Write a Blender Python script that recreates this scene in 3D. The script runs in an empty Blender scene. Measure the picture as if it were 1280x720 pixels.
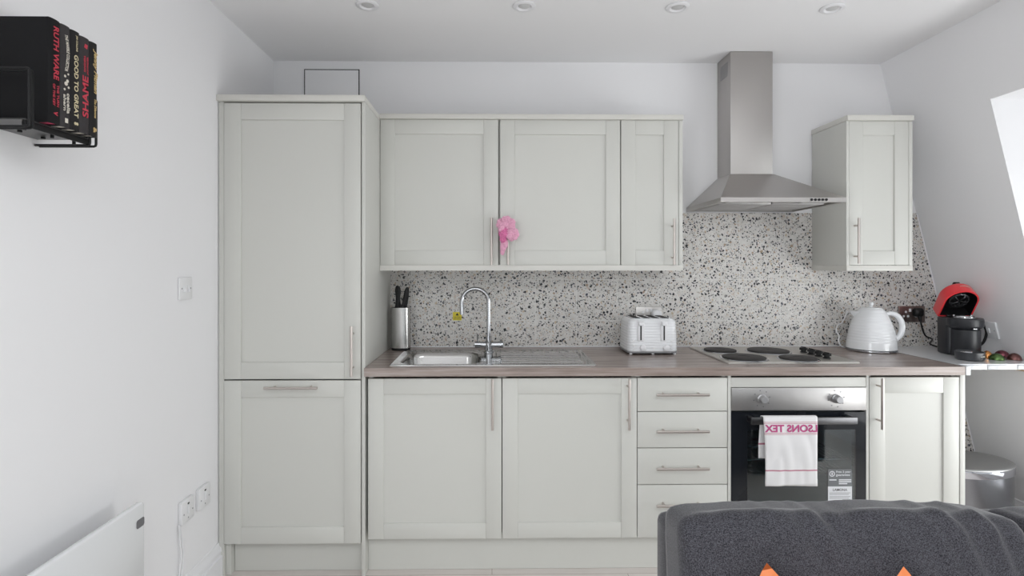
import bpy, bmesh, math, random
from mathutils import Vector, Matrix, noise
random.seed(7)
C = bpy.context.scene.collection
PI = math.pi
R = math.radians

# ------------------------------------------------------------------ camera
F = 680.0
YAW = R(0.8)
HX, HY = 615.0, 334.0                 # where lines running away from us meet
CX = HX + F*math.tan(YAW)
EYE = 1.356
SN, CS = math.sin(YAW), math.cos(YAW)

def at(px, py, Y):
    u, v = (px-CX)/F, (HY-py)/F
    t = Y/(CS-u*SN)
    return Vector((t*(SN+u*CS), Y, EYE+t*v))
def ax(px, Y): return at(px, HY, Y).x
def az(py, Y, px=640): return at(px, py, Y).z
def onx(px, py, X):
    u, v = (px-CX)/F, (HY-py)/F
    t = X/(SN+u*CS)
    return Vector((X, t*(CS-u*SN), EYE+t*v))

cam_d = bpy.data.cameras.new('camera')
cam = bpy.data.objects.new('camera', cam_d); C.objects.link(cam)
cam.location = (0, 0, EYE); cam.rotation_euler = (PI/2, 0, -YAW)
cam_d.sensor_width = 36; cam_d.lens = F/1280*36
cam_d.shift_x = (640-CX)/1280; cam_d.shift_y = (HY-360)/1280
cam_d.clip_start = 0.02
bpy.context.scene.camera = cam

# ------------------------------------------------------------------ materials
def nt(m):
    m.use_nodes = True
    return m.node_tree, m.node_tree.nodes['Principled BSDF']
def mat(name, col, rough=0.5, metal=0.0, spec=0.5, bump=None, **kw):
    m = bpy.data.materials.new(name); t, b = nt(m)
    b.inputs['Base Color'].default_value = (*col, 1)
    b.inputs['Roughness'].default_value = rough
    b.inputs['Metallic'].default_value = metal
    b.inputs['Specular IOR Level'].default_value = spec
    for k, v in kw.items(): b.inputs[k.replace('_', ' ')].default_value = v
    if bump:                                   # (scale xyz, strength, distance)
        sc, st, di = bump
        tc = t.nodes.new('ShaderNodeTexCoord'); mp = t.nodes.new('ShaderNodeMapping')
        mp.inputs['Scale'].default_value = sc
        nz = t.nodes.new('ShaderNodeTexNoise'); nz.inputs['Scale'].default_value = 1; nz.inputs['Detail'].default_value = 4
        bp = t.nodes.new('ShaderNodeBump'); bp.inputs['Strength'].default_value = st; bp.inputs['Distance'].default_value = di
        t.links.new(tc.outputs['Object'], mp.inputs[0]); t.links.new(mp.outputs[0], nz.inputs['Vector'])
        t.links.new(nz.outputs['Fac'], bp.inputs['Height']); t.links.new(bp.outputs[0], b.inputs['Normal'])
    return m
def mathn(t, op, a, b=None, c=None):
    n = t.nodes.new('ShaderNodeMath'); n.operation = op
    for i, v in enumerate((a, b, c)):
        if v is None: continue
        if isinstance(v, (int, float)): n.inputs[i].default_value = v
        else: t.links.new(v, n.inputs[i])
    return n.outputs[0]
def mixc(t, fac, a, b):
    n = t.nodes.new('ShaderNodeMix'); n.data_type = 'RGBA'
    for key, v in ((0, fac), (6, a), (7, b)):
        if isinstance(v, (int, float)): n.inputs[key].default_value = v
        elif isinstance(v, tuple): n.inputs[key].default_value = (*v, 1)
        else: t.links.new(v, n.inputs[key])
    return n.outputs[2]
def ramp(t, fac, stops, const=False):
    n = t.nodes.new('ShaderNodeValToRGB'); e = n.color_ramp.elements
    if const: n.color_ramp.interpolation = 'CONSTANT'
    while len(e) < len(stops): e.new(0.5)
    for el, (p, c) in zip(e, stops): el.position = p; el.color = (*c, 1)
    t.links.new(fac, n.inputs[0]); return n.outputs[0]

M = {}
M['wall'] = mat('white_emulsion', (.86, .857, .872), .75, bump=((60, 60, 60), .05, .002))
M['ceil'] = mat('ceiling_emulsion', (.88, .877, .888), .8)
M['skirt'] = mat('skirting_gloss', (.84, .84, .86), .35)
M['cab'] = mat('ivory_cabinet_lacquer', (.63, .63, .595), .42, bump=((220, 220, 9), .10, .0006))
M['carc'] = mat('ivory_carcass', (.635, .635, .60), .5)
M['cornice'] = mat('ivory_cornice', (.66, .65, .61), .42)
M['handle'] = mat('brushed_nickel', (.56, .51, .48), .3, 1.0)
M['steel'] = mat('brushed_steel', (.45, .44, .435), .45, 1.0, bump=((3, 300, 300), .06, .0005))
M['hoodsteel'] = mat('hood_brushed_steel', (.50, .48, .465), .38, 1.0, bump=((4, 260, 260), .06, .0005))
M['sinksteel'] = mat('sink_steel', (.44, .435, .425), .11, 1.0)
M['chrome'] = mat('chrome', (.50, .51, .53), .08, 1.0)
M['black'] = mat('black_plastic', (.010, .010, .011), .45, spec=.3)
M['blackmetal'] = mat('black_powder_coat', (.008, .008, .009), .5, spec=.3)
M['white'] = mat('white_plastic', (.82, .82, .84), .35)
M['whitegloss'] = mat('white_gloss', (.83, .84, .86), .12, Coat_Weight=.4)
M['switch'] = mat('switch_white', (.80, .80, .81), .35)
M['dark'] = mat('dark_gap', (.02, .02, .02), .7)
M['grey'] = mat('grey_plastic', (.25, .25, .26), .45)
M['hobplate'] = mat('cast_iron_plate', (.035, .032, .032), .55, spec=.35)
M['hobsteel'] = mat('hob_steel', (.62, .60, .57), .42, 1.0)
M['glassblack'] = mat('oven_black_glass', (.012, .014, .018), .06)
M['ovenin'] = mat('oven_enamel', (.09, .11, .115), .35)
M['redp'] = mat('red_plastic', (.84, .045, .055), .28, Coat_Weight=.3)
M['anth'] = mat('anthracite_plastic', (.020, .021, .025), .36, spec=.45)
M['trayp'] = mat('smoky_grey_plastic', (.035, .037, .042), .3)
M['yellow'] = mat('yellow_sticker', (.72, .60, .03), .5)
M['pink'] = mat('pink_tulle', (.84, .44, .60), .8, Sheen_Weight=.6)
M['pinkdark'] = mat('deep_pink_tulle', (.74, .20, .42), .8, Sheen_Weight=.4)
M['wood'] = mat('pine_batten', (.62, .45, .30), .6, bump=((8, 120, 120), .1, .001))
M['orange'] = mat('orange_leather', (.62, .17, .045), .5, bump=((90, 90, 90), .15, .002))
M['paper'] = mat('book_pages', (.72, .68, .60), .8)
M['paperpink'] = mat('pink_page_edge', (.60, .06, .14), .8)
M['cover1'] = mat('black_book_cloth', (.008, .008, .009), .7, spec=.2)
M['cover2'] = mat('charcoal_cover', (.036, .032, .034), .6, spec=.3)
M['cover3'] = mat('black_cover', (.014, .013, .014), .6, spec=.25)
M['tred'] = mat('red_print', (.55, .04, .07), .5)
M['tcream'] = mat('cream_print', (.66, .58, .38), .5)
M['twhite'] = mat('pale_print', (.7, .66, .58), .5)
M['tgold'] = mat('gold_print', (.62, .45, .20), .5)
M['tgrey'] = mat('grey_print', (.16, .16, .17), .6)
M['tblack'] = mat('black_print', (.02, .02, .02), .6)
M['stgrey'] = mat('grey_sticker', (.17, .18, .19), .5)
M['stwhite'] = mat('white_sticker', (.72, .73, .76), .5)
M['crimson'] = mat('crimson_thread', (.48, .07, .22), .8)
M['clear'] = mat('clear_edging', (.46, .47, .49), .12, Coat_Weight=.5)
M['bin'] = mat('bin_steel', (.24, .245, .26), .22, 1.0)
M['binlid'] = mat('bin_lid_steel', (.42, .42, .42), .42, 1.0)
M['binband'] = mat('bin_polished_band', (.55, .56, .60), .08, 1.0)
M['lens'] = mat('frosted_lens', (.60, .60, .60), .4)
M['darknickel'] = mat('bronze_nickel_plate', (.30, .25, .23), .33, 1.0)
M['upholst_leg'] = mat('dark_wood_leg', (.03, .02, .015), .5)
for i, c in enumerate(((.60, .27, .09), (.10, .17, .06), (.19, .06, .075), (.16, .075, .07))):
    M['cap%d' % i] = mat('capsule_foil_%s' % 'abcd'[i], c, .3, .85)

def make_worktop():
    m = bpy.data.materials.new('taupe_wood_laminate'); t, b = nt(m)
    tc = t.nodes.new('ShaderNodeTexCoord'); mp = t.nodes.new('ShaderNodeMapping')
    mp.inputs['Scale'].default_value = (2.2, 38, 60)
    n1 = t.nodes.new('ShaderNodeTexNoise'); n1.inputs['Scale'].default_value = 1.5; n1.inputs['Detail'].default_value = 8; n1.inputs['Roughness'].default_value = .65
    t.links.new(tc.outputs['Object'], mp.inputs[0]); t.links.new(mp.outputs[0], n1.inputs['Vector'])
    c = ramp(t, n1.outputs['Fac'], [(.28, (.19, .145, .125)), (.5, (.32, .26, .235)), (.72, (.43, .37, .34))])
    t.links.new(c, b.inputs['Base Color']); b.inputs['Roughness'].default_value = .24
    bp = t.nodes.new('ShaderNodeBump'); bp.inputs['Strength'].default_value = .05; bp.inputs['Distance'].default_value = .001
    t.links.new(n1.outputs['Fac'], bp.inputs['Height']); t.links.new(bp.outputs[0], b.inputs['Normal'])
    return m
M['worktop'] = make_worktop()

TILE = .2265
def make_terrazzo(x0, z0):
    m = bpy.data.materials.new('terrazzo_tile'); t, b = nt(m)
    tc = t.nodes.new('ShaderNodeTexCoord'); sp = t.nodes.new('ShaderNodeSeparateXYZ')
    t.links.new(tc.outputs['Object'], sp.inputs[0])
    cb = t.nodes.new('ShaderNodeCombineXYZ'); t.links.new(sp.outputs['X'], cb.inputs[0]); t.links.new(sp.outputs['Z'], cb.inputs[1])
    nz = t.nodes.new('ShaderNodeTexNoise'); nz.inputs['Scale'].default_value = 55; nz.inputs['Detail'].default_value = 1
    t.links.new(cb.outputs[0], nz.inputs['Vector'])
    vm = t.nodes.new('ShaderNodeVectorMath'); vm.operation = 'MULTIPLY_ADD'
    t.links.new(nz.outputs['Color'], vm.inputs[0]); vm.inputs[1].default_value = (.012,)*3; t.links.new(cb.outputs[0], vm.inputs[2])
    base_n = t.nodes.new('ShaderNodeTexNoise'); base_n.inputs['Scale'].default_value = 30; t.links.new(cb.outputs[0], base_n.inputs['Vector'])
    col = ramp(t, base_n.outputs['Fac'], [(.35, (.60, .58, .555)), (.65, (.69, .67, .65))])
    pal = [(0, (.012, .013, .018)), (.34, (.05, .055, .075)), (.48, (.36, .27, .20)), (.56, (.52, .43, .32)),
           (.68, (.58, .49, .43)), (.80, (.20, .19, .19)), (.88, (.02, .02, .025)), (.94, (.74, .72, .70))]
    for sc, rot, pres, rad, seed in ((130, 15, .40, .40, 3.3), (78, 40, .40, .46, 0.0), (58, 75, .34, .40, 9.1)):
        mp = t.nodes.new('ShaderNodeMapping'); mp.inputs['Rotation'].default_value = (0, 0, R(rot)); mp.inputs['Location'].default_value = (seed, seed*.7, 0)
        t.links.new(vm.outputs[0], mp.inputs[0])
        vo = t.nodes.new('ShaderNodeTexVoronoi'); vo.voronoi_dimensions = '2D'; vo.distance = 'MANHATTAN' if rot == 40 else 'EUCLIDEAN'
        vo.inputs['Scale'].default_value = sc; t.links.new(mp.outputs[0], vo.inputs['Vector'])
        sc_ = t.nodes.new('ShaderNodeSeparateColor'); t.links.new(vo.outputs['Color'], sc_.inputs[0])
        thr = mathn(t, 'MULTIPLY_ADD', sc_.outputs[0], rad*.7, rad*.35)
        mask = mathn(t, 'MULTIPLY', mathn(t, 'LESS_THAN', vo.outputs['Distance'], thr), mathn(t, 'LESS_THAN', sc_.outputs[1], pres))
        chip = ramp(t, sc_.outputs[2], pal, True)
        col = mixc(t, mask, col, chip)
    def line(s, o):
        f = mathn(t, 'FRACT', mathn(t, 'DIVIDE', mathn(t, 'SUBTRACT', s, o), TILE))
        return mathn(t, 'LESS_THAN', f, .0035/TILE)
    g = mathn(t, 'MAXIMUM', line(sp.outputs['X'], x0), line(sp.outputs['Z'], z0))
    col = mixc(t, g, col, (.70, .69, .67))
    t.links.new(col, b.inputs['Base Color'])
    rr = mathn(t, 'MULTIPLY_ADD', g, .4, .28); t.links.new(rr, b.inputs['Roughness'])
    bp = t.nodes.new('ShaderNodeBump'); bp.inputs['Strength'].default_value = .3; bp.inputs['Distance'].default_value = .001; bp.invert = True
    t.links.new(g, bp.inputs['Height']); t.links.new(bp.outputs[0], b.inputs['Normal'])
    return m
M['terrazzo'] = make_terrazzo(ax(514.5, 3.0), az(401, 3.0))

def make_floor():
    m = bpy.data.materials.new('pale_wood_floor'); t, b = nt(m)
    tc = t.nodes.new('ShaderNodeTexCoord')
    br = t.nodes.new('ShaderNodeTexBrick'); br.inputs['Scale'].default_value = 1
    br.inputs['Brick Width'].default_value = 1.2; br.inputs['Row Height'].default_value = .16; br.inputs['Mortar Size'].default_value = .0015
    br.inputs['Color1'].default_value = (.72, .67, .64, 1); br.inputs['Color2'].default_value = (.78, .73, .70, 1); br.inputs['Mortar'].default_value = (.4, .34, .3, 1)
    mp = t.nodes.new('ShaderNodeMapping'); mp.inputs['Scale'].default_value = (3, 40, 1)
    nz = t.nodes.new('ShaderNodeTexNoise'); nz.inputs['Scale'].default_value = 1.5; nz.inputs['Detail'].default_value = 7
    t.links.new(tc.outputs['Object'], br.inputs['Vector']); t.links.new(tc.outputs['Object'], mp.inputs[0]); t.links.new(mp.outputs[0], nz.inputs['Vector'])
    n = t.nodes.new('ShaderNodeMix'); n.data_type = 'RGBA'; n.blend_type = 'MULTIPLY'; n.inputs[0].default_value = .5
    t.links.new(br.outputs['Color'], n.inputs[6]); t.links.new(nz.outputs['Fac'], n.inputs[7])
    t.links.new(ramp(t, nz.outputs['Fac'], [(.3, (.85, .83, .81)), (.7, (1, 1, 1))]), n.inputs[7])
    t.links.new(n.outputs[2], b.inputs['Base Color']); b.inputs['Roughness'].default_value = .4
    return m
M['floor'] = make_floor()

def make_fabric(name, c0, c1):
    m = bpy.data.materials.new(name); t, b = nt(m)
    tc = t.nodes.new('ShaderNodeTexCoord')
    def nzs(scale, det):
        mp = t.nodes.new('ShaderNodeMapping'); mp.inputs['Scale'].default_value = scale
        nz = t.nodes.new('ShaderNodeTexNoise'); nz.inputs['Scale'].default_value = 1; nz.inputs['Detail'].default_value = det
        t.links.new(tc.outputs['Object'], mp.inputs[0]); t.links.new(mp.outputs[0], nz.inputs['Vector']); return nz.outputs['Fac']
    a = nzs((1000, 1000, 260), 2); c = nzs((330, 330, 1000), 2)
    s = mathn(t, 'MULTIPLY', mathn(t, 'ADD', a, c), .5)
    t.links.new(ramp(t, s, [(.42, c0), (.58, c1)]), b.inputs['Base Color'])
    b.inputs['Roughness'].default_value = .9; b.inputs['Sheen Weight'].default_value = .35; b.inputs['Sheen Roughness'].default_value = .4
    b.inputs['Specular IOR Level'].default_value = .2
    bp = t.nodes.new('ShaderNodeBump'); bp.inputs['Strength'].default_value = .25; bp.inputs['Distance'].default_value = .001
    t.links.new(s, bp.inputs['Height']); t.links.new(bp.outputs[0], b.inputs['Normal'])
    return m
M['sofa'] = make_fabric('charcoal_upholstery', (.012, .012, .015), (.080, .078, .091))

def make_window_glass(name, tint, gloss):
    m = bpy.data.materials.new(name); m.use_nodes = True; t = m.node_tree
    t.nodes.remove(t.nodes['Principled BSDF']); out = t.nodes['Material Output']
    tr = t.nodes.new('ShaderNodeBsdfTransparent'); tr.inputs[0].default_value = (*tint, 1)
    gl = t.nodes.new('ShaderNodeBsdfGlossy'); gl.inputs['Roughness'].default_value = .03
    mx = t.nodes.new('ShaderNodeMixShader'); mx.inputs[0].default_value = gloss
    t.links.new(tr.outputs[0], mx.inputs[1]); t.links.new(gl.outputs[0], mx.inputs[2]); t.links.new(mx.outputs[0], out.inputs[0])
    return m
M['pane'] = make_window_glass('window_glass', (.95, .97, .96), .05)
M['ovenpane'] = make_window_glass('tinted_oven_glass', (.66, .76, .78), .12)

# ------------------------------------------------------------------ mesh helpers
def BM(): return bmesh.new()
def add_box(bm, x0, x1, y0, y1, z0, z1, bev=0.0, seg=2):
    ret = bmesh.ops.create_cube(bm, size=1.0, matrix=Matrix.Translation(((x0+x1)/2, (y0+y1)/2, (z0+z1)/2)) @ Matrix.Diagonal((abs(x1-x0), abs(y1-y0), abs(z1-z0), 1)))
    if bev > 0:
        es = list({e for v in ret['verts'] for e in v.link_edges})
        bmesh.ops.bevel(bm, geom=es, offset=bev, segments=seg, profile=.5, affect='EDGES', clamp_overlap=True)
def add_cyl(bm, p0, p1, r0, r1=None, seg=28):
    p0, p1 = Vector(p0), Vector(p1); d = p1-p0
    q = Vector((0, 0, 1)).rotation_difference(d.normalized()).to_matrix().to_4x4()
    bmesh.ops.create_cone(bm, cap_ends=True, segments=seg, radius1=r0, radius2=r0 if r1 is None else r1, depth=d.length, matrix=Matrix.Translation((p0+p1)/2) @ q)
def add_loft(bm, loops, cap0=True, cap1=True, closed=True):
    rings = [[bm.verts.new(p) for p in lp] for lp in loops]
    n = len(rings[0])
    for a, b in zip(rings, rings[1:]):
        for i in range(n if closed else n-1):
            j = (i+1) % n
            bm.faces.new((a[i], a[j], b[j], b[i]))
    if cap0: bm.faces.new(rings[0][::-1])
    if cap1: bm.faces.new(rings[-1])
    return rings
def add_tube(bm, pts, r, seg=10, rad=None):
    pts = [Vector(p) for p in pts]; loops = []
    up = Vector((0, 0, 1)); tprev = None; nrm = None
    for i, p in enumerate(pts):
        tg = (pts[min(i+1, len(pts)-1)]-pts[max(i-1, 0)]).normalized()
        if nrm is None:
            nrm = tg.orthogonal().normalized()
        else:
            nrm = (nrm-tg*nrm.dot(tg)).normalized()
        bn = tg.cross(nrm)
        rr = rad[i] if rad else r
        loops.append([p+(nrm*math.cos(a)+bn*math.sin(a))*rr for a in (2*PI*k/seg for k in range(seg))])
    add_loft(bm, loops)
def curve_pts(ctrl, n=10):
    P = [Vector(p) for p in ctrl]; P = [P[0]*2-P[1]]+P+[P[-1]*2-P[-2]]; out = []
    for i in range(1, len(P)-2):
        for k in range(n):
            s = k/n; a, b, c, d = P[i-1:i+3]
            out.append(.5*((2*b)+(c-a)*s+(2*a-5*b+4*c-d)*s*s+(3*b-a-3*c+d)*s**3))
    out.append(P[-2]); return out
def add_lathe(bm, prof, c=(0, 0, 0), seg=40, sx=1, sy=1, caps=True):
    add_loft(bm, [[(c[0]+r*sx*math.cos(2*PI*k/seg), c[1]+r*sy*math.sin(2*PI*k/seg), c[2]+z) for k in range(seg)] for r, z in prof], caps, caps)
def rrect(cx, cy, w, d, r, z, n=5):
    r = min(r, w/2-1e-4, d/2-1e-4); out = []
    for (sx, sy, a0) in ((1, 1, 0), (-1, 1, 90), (-1, -1, 180), (1, -1, 270)):
        for k in range(n+1):
            a = R(a0+90*k/n)
            out.append((cx+sx*(w/2-r)+r*math.cos(a), cy+sy*(d/2-r)+r*math.sin(a), z))
    return out
def add_prism(bm, poly, o, u, v, n):          # poly in (u,v), extruded by vector n
    o, u, v, n = map(Vector, (o, u, v, n))
    add_loft(bm, [[o+u*a+v*b for a, b in poly], [o+u*a+v*b+n for a, b in poly]])
def add_quad(bm, *pts): bm.faces.new([bm.verts.new(p) for p in pts])
def add_ball(bm, c, r, sub=3, scl=(1, 1, 1)):
    bmesh.ops.create_icosphere(bm, subdivisions=sub, radius=r, matrix=Matrix.Translation(c) @ Matrix.Diagonal((*scl, 1)))

def thing(name, label, cat, loc, rotz=0.0, group=None):
    o = bpy.data.objects.new(name, None); C.objects.link(o)
    o.empty_display_size = .05
    o.location = loc; o.rotation_euler = (0, 0, rotz); o['label'] = label; o['category'] = cat
    if group: o['group'] = group
    return o
def root_matrix(o):
    m = Matrix.Translation(o.location) @ o.rotation_euler.to_matrix().to_4x4()
    return root_matrix(o.parent) @ m if o.parent else m
def obj(name, bm, m, parent=None, local=False, loc=None, smooth=35, mods=None, label=None):
    """one mesh object; geometry is given in world space unless local"""
    me = bpy.data.meshes.new(name)
    bmesh.ops.recalc_face_normals(bm, faces=bm.faces[:])
    if parent is not None and not local: bmesh.ops.transform(bm, matrix=root_matrix(parent).inverted(), verts=bm.verts[:])
    if loc is not None: bmesh.ops.translate(bm, vec=-Vector(loc), verts=bm.verts[:])
    bm.to_mesh(me); bm.free()
    if smooth and len(me.polygons):
        me.shade_smooth(); me.set_sharp_from_angle(angle=R(smooth))
    for mm in (m if isinstance(m, (list, tuple)) else [m]): me.materials.append(mm)
    o = bpy.data.objects.new(name, me); C.objects.link(o)
    if loc is not None: o.location = loc
    if parent is not None: o.parent = parent
    if label: o['label'] = label
    return o
def tag(o, label, cat, group=None):
    o['label'] = label; o['category'] = cat
    if group: o['group'] = group
    return o
def struct(name, bm, m, smooth=35):
    o = obj(name, bm, m, smooth=smooth); o['kind'] = 'structure'; return o
def add_text(bm, s, center, right, up, w, h, off=.0, shear=0.0, mirror=False, thick=.0004, bold=.012):
    """lettering fitted to a w x h box, as a thin solid"""
    cu = bpy.data.curves.new('tmp', 'FONT'); cu.body = s; cu.size = 1; cu.extrude = .01; cu.offset = bold; cu.shear = shear
    cu.align_x = 'LEFT'; cu.resolution_u = 3; cu.space_line = .85
    ob = bpy.data.objects.new('tmp', cu); C.objects.link(ob)
    dg = bpy.context.evaluated_depsgraph_get(); dg.update()
    me = bpy.data.meshes.new_from_object(ob.evaluated_get(dg))
    bpy.data.objects.remove(ob); bpy.data.curves.remove(cu)
    xs = [v.co.x for v in me.vertices]; ys = [v.co.y for v in me.vertices]
    x0, x1, y0, y1 = min(xs), max(xs), min(ys), max(ys)
    right, up = Vector(right).normalized(), Vector(up).normalized(); n = right.cross(up)
    c = Vector(center)+n*off
    sg = -1 if mirror else 1
    for v in me.vertices:
        a = ((v.co.x-x0)/(x1-x0)-.5)*w*sg; b = ((v.co.y-y0)/(y1-y0)-.5)*h
        v.co = c+right*a+up*b+n*(v.co.z/.02*thick)
    bm.from_mesh(me); bpy.data.meshes.remove(me)

# ------------------------------------------------------------------ key planes
YB, YD, YT, YW = 3.0, 2.39, 2.365, 2.70
CEIL = az(78, YB, 720)
XL = ax(342, YB)                              # left wall
sA, sB = at(1100, 78, YB), at(1217, 560, YB)  # foot of the sloping right wall on the back wall
KS = (sB.x-sA.x)/(sA.z-sB.z)
def XS(z): return sA.x+KS*(sA.z-z)            # the sloping wall's x at height z
def onslope(px, py):
    u, v = (px-CX)/F, (HY-py)/F
    dx, dy, dz = SN+u*CS, CS-u*SN, v
    t = (sA.x+KS*(sA.z-EYE))/(dx+KS*dz)
    return Vector((t*dx, t*dy, EYE+t*dz))
YR = -2.4                                     # wall behind the camera
ZWT, ZWB = az(460, YT, 640), az(470.5, YT, 640)
wc = onslope(1238, 124)                       # far top corner of the dormer opening
WY1, WY0, WZ1, WZ0 = wc.y, .45, wc.z, .22
XG = 3.0                                     # plane of the dormer glazing

# ------------------------------------------------------------------ room shell
XF = XS(0)+.02
bm = BM(); add_box(bm, XL-.1, XF+.2, YR-.1, YB+.1, -.08, 0); struct('floor', bm, M['floor'])
KX0, KX1, KY0, KY1 = -.3, 1.7, -1.7, .05            # opening for an unseen roof light, added to bounce light off the floor
bm = BM(); add_box(bm, XL-.1, XF+.2, YR-.1, KY0, CEIL, CEIL+.2); add_box(bm, XL-.1, XF+.2, KY1, YB+.1, CEIL, CEIL+.2)
add_box(bm, XL-.1, KX0, KY0, KY1, CEIL, CEIL+.2); add_box(bm, KX1, XF+.2, KY0, KY1, CEIL, CEIL+.2); struct('ceiling', bm, M['ceil'])
LY0, LY1, LZ0, LZ1 = -2.1, -.5, .06, 2.15          # unseen glazed door, added in the left wall to light the right side
bm = BM()
add_box(bm, XL-.1, XL, YR-.1, LY0, 0, CEIL); add_box(bm, XL-.1, XL, LY1, YB+.1, 0, CEIL)
add_box(bm, XL-.1, XL, LY0, LY1, 0, LZ0); add_box(bm, XL-.1, XL, LY0, LY1, LZ1, CEIL); struct('wall_left', bm, M['wall'])
bm = BM(); add_box(bm, XL, XF+.2, YB, YB+.1, 0, CEIL); struct('wall_back', bm, M['wall'])
# sloping right wall with the dormer opening and its reveals
VY0, VY1 = -1.9, -.45                          # unseen second dormer, added behind the camera as another light source
bm = BM()
def SP(y, z): return (XS(z), y, z)
zs = [0, WZ0, WZ1, CEIL]; ys = [YR-.05, VY0, VY1, WY0, WY1, YB+.05]
for i in range(5):
    for j in range(3):
        if i in (1, 3) and j == 1: continue
        add_quad(bm, SP(ys[i], zs[j]), SP(ys[i+1], zs[j]), SP(ys[i+1], zs[j+1]), SP(ys[i], zs[j+1]))
for ya_, yb_ in ((WY0, WY1), (VY0, VY1)):
    for y in (ya_, yb_): add_quad(bm, SP(y, WZ0), (XG, y, WZ0), (XG, y, WZ1), SP(y, WZ1))
    add_quad(bm, SP(ya_, WZ1), SP(yb_, WZ1), (XG, yb_, WZ1), (XG, ya_, WZ1))
    add_quad(bm, SP(ya_, WZ0), SP(yb_, WZ0), (XG, yb_, WZ0), (XG, ya_, WZ0))
bmesh.ops.remove_doubles(bm, verts=bm.verts[:], dist=1e-4)
struct('wall_right', bm, M['wall'], smooth=0)
# dormer window: frame, mullion, glass
def window(name, frame_boxes, pane_box):
    r = thing(name, name, 'window', (0, 0, 0)); del r['label']; del r['category']; r['kind'] = 'structure'
    bm = BM()
    for b in frame_boxes: add_box(bm, *b, bev=.004)
    o = obj('window_frame', bm, M['skirt'], r)
    bm = BM(); add_box(bm, *pane_box); obj('window_pane', bm, M['pane'], r)
    return r
f = .05
def dormer(name, a, b):
    ym = (a+b)/2
    window(name, [(XG, XG+.05, a, b, WZ0, WZ0+f), (XG, XG+.05, a, b, WZ1-f, WZ1), (XG, XG+.05, a, a+f, WZ0+f, WZ1-f),
                  (XG, XG+.05, b-f, b, WZ0+f, WZ1-f), (XG, XG+.05, ym-f/2, ym+f/2, WZ0+f, WZ1-f)], (XG+.02, XG+.026, a+f, b-f, WZ0+f, WZ1-f))
lm = (LY0+LY1)/2  # frame and pane of the added left door
window('added_window_4', [(XL-.08, XL-.03, LY0, LY1, LZ0, LZ0+f), (XL-.08, XL-.03, LY0, LY1, LZ1-f, LZ1), (XL-.08, XL-.03, LY0, LY0+f, LZ0+f, LZ1-f),
                    (XL-.08, XL-.03, LY1-f, LY1, LZ0+f, LZ1-f), (XL-.08, XL-.03, lm-f/2, lm+f/2, LZ0+f, LZ1-f)], (XL-.058, XL-.052, LY0+f, LY1-f, LZ0+f, LZ1-f))
km = (KX0+KX1)/2; kz = CEIL+.12  # frame and pane of the added roof light
window('added_window_5', [(KX0, KX0+f, KY0, KY1, kz, kz+.06), (KX1-f, KX1, KY0, KY1, kz, kz+.06), (KX0+f, KX1-f, KY0, KY0+f, kz, kz+.06),
                    (KX0+f, KX1-f, KY1-f, KY1, kz, kz+.06), (km-f/2, km+f/2, KY0+f, KY1-f, kz, kz+.06)], (KX0+f, KX1-f, KY0+f, KY1-f, kz+.02, kz+.026))
dormer('window_1', WY0, WY1); dormer('added_window_3', VY0, VY1)  # the rear one of the two dormers is added, out of view
# wall behind the camera; its wide window is added to give fill light
RX0, RX1, RZ0, RZ1 = -.9, 2.1, .06, 2.15
bm = BM()
add_box(bm, XL, RX0, YR-.1, YR, 0, CEIL); add_box(bm, RX1, XF+.2, YR-.1, YR, 0, CEIL)
add_box(bm, RX0, RX1, YR-.1, YR, 0, RZ0); add_box(bm, RX0, RX1, YR-.1, YR, RZ1, CEIL)
struct('wall_rear', bm, M['wall'])
xm = (RX0+RX1)/2
window('added_window_2', [(RX0, RX1, YR-.08, YR-.03, RZ0, RZ0+f), (RX0, RX1, YR-.08, YR-.03, RZ1-f, RZ1), (RX0, RX0+f, YR-.08, YR-.03, RZ0+f, RZ1-f),
                    (RX1-f, RX1, YR-.08, YR-.03, RZ0+f, RZ1-f), (xm-f/2, xm+f/2, YR-.08, YR-.03, RZ0+f, RZ1-f)], (RX0+f, RX1-f, YR-.058, YR-.052, RZ0+f, RZ1-f))
# skirting boards
def skirt_profile(): return [(0, 0), (.020, 0), (.020, .095), (.012, .099), (.012, .112), (.016, .116), (.015, .128), (.006, .140), (.005, .150), (0, .152)]
bm = BM(); add_prism(bm, skirt_profile(), (XL, LY1, 0), (1, 0, 0), (0, 0, 1), (0, YD+.045-LY1, 0)); struct('baseboard_left', bm, M['skirt'])
bm = BM()
sl = Vector((-KS, 0, 1)).normalized(); nn = Vector((-1, 0, -KS)).normalized()
add_prism(bm, skirt_profile(), (XS(0), YR, 0), nn, sl, (0, YB-YR, 0)); struct('baseboard_right', bm, M['skirt'])

# ------------------------------------------------------------------ terrazzo splashback
zt = az(266, YB)
x0 = ax(488, YB)-.0
bm = BM()
poly = [(x0+.001, .0), (XS(0)-.004, .0), (XS(zt)-.004, zt), (x0+.001, zt)]
add_prism(bm, poly, (0, YB-.008, 0), (1, 0, 0), (0, 0, 1), (0, .0078, 0))
spl = obj('tiled_splashback', bm, M['terrazzo'], smooth=0)
tag(spl, 'speckled terrazzo tile splashback on the wall behind the worktop', 'splashback')
bm = BM()
sd = Vector((-KS, 0, 1)).normalized(); side = Vector((-1, 0, -KS)).normalized()
add_prism(bm, [(0, 0), (.007, 0), (.007, zt/sd.z), (0, zt/sd.z)], (XS(0)-.002, YB-.0095, 0), side, sd, (0, .001, 0))
obj('edge_trim', bm, M['skirt'], spl)

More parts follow.
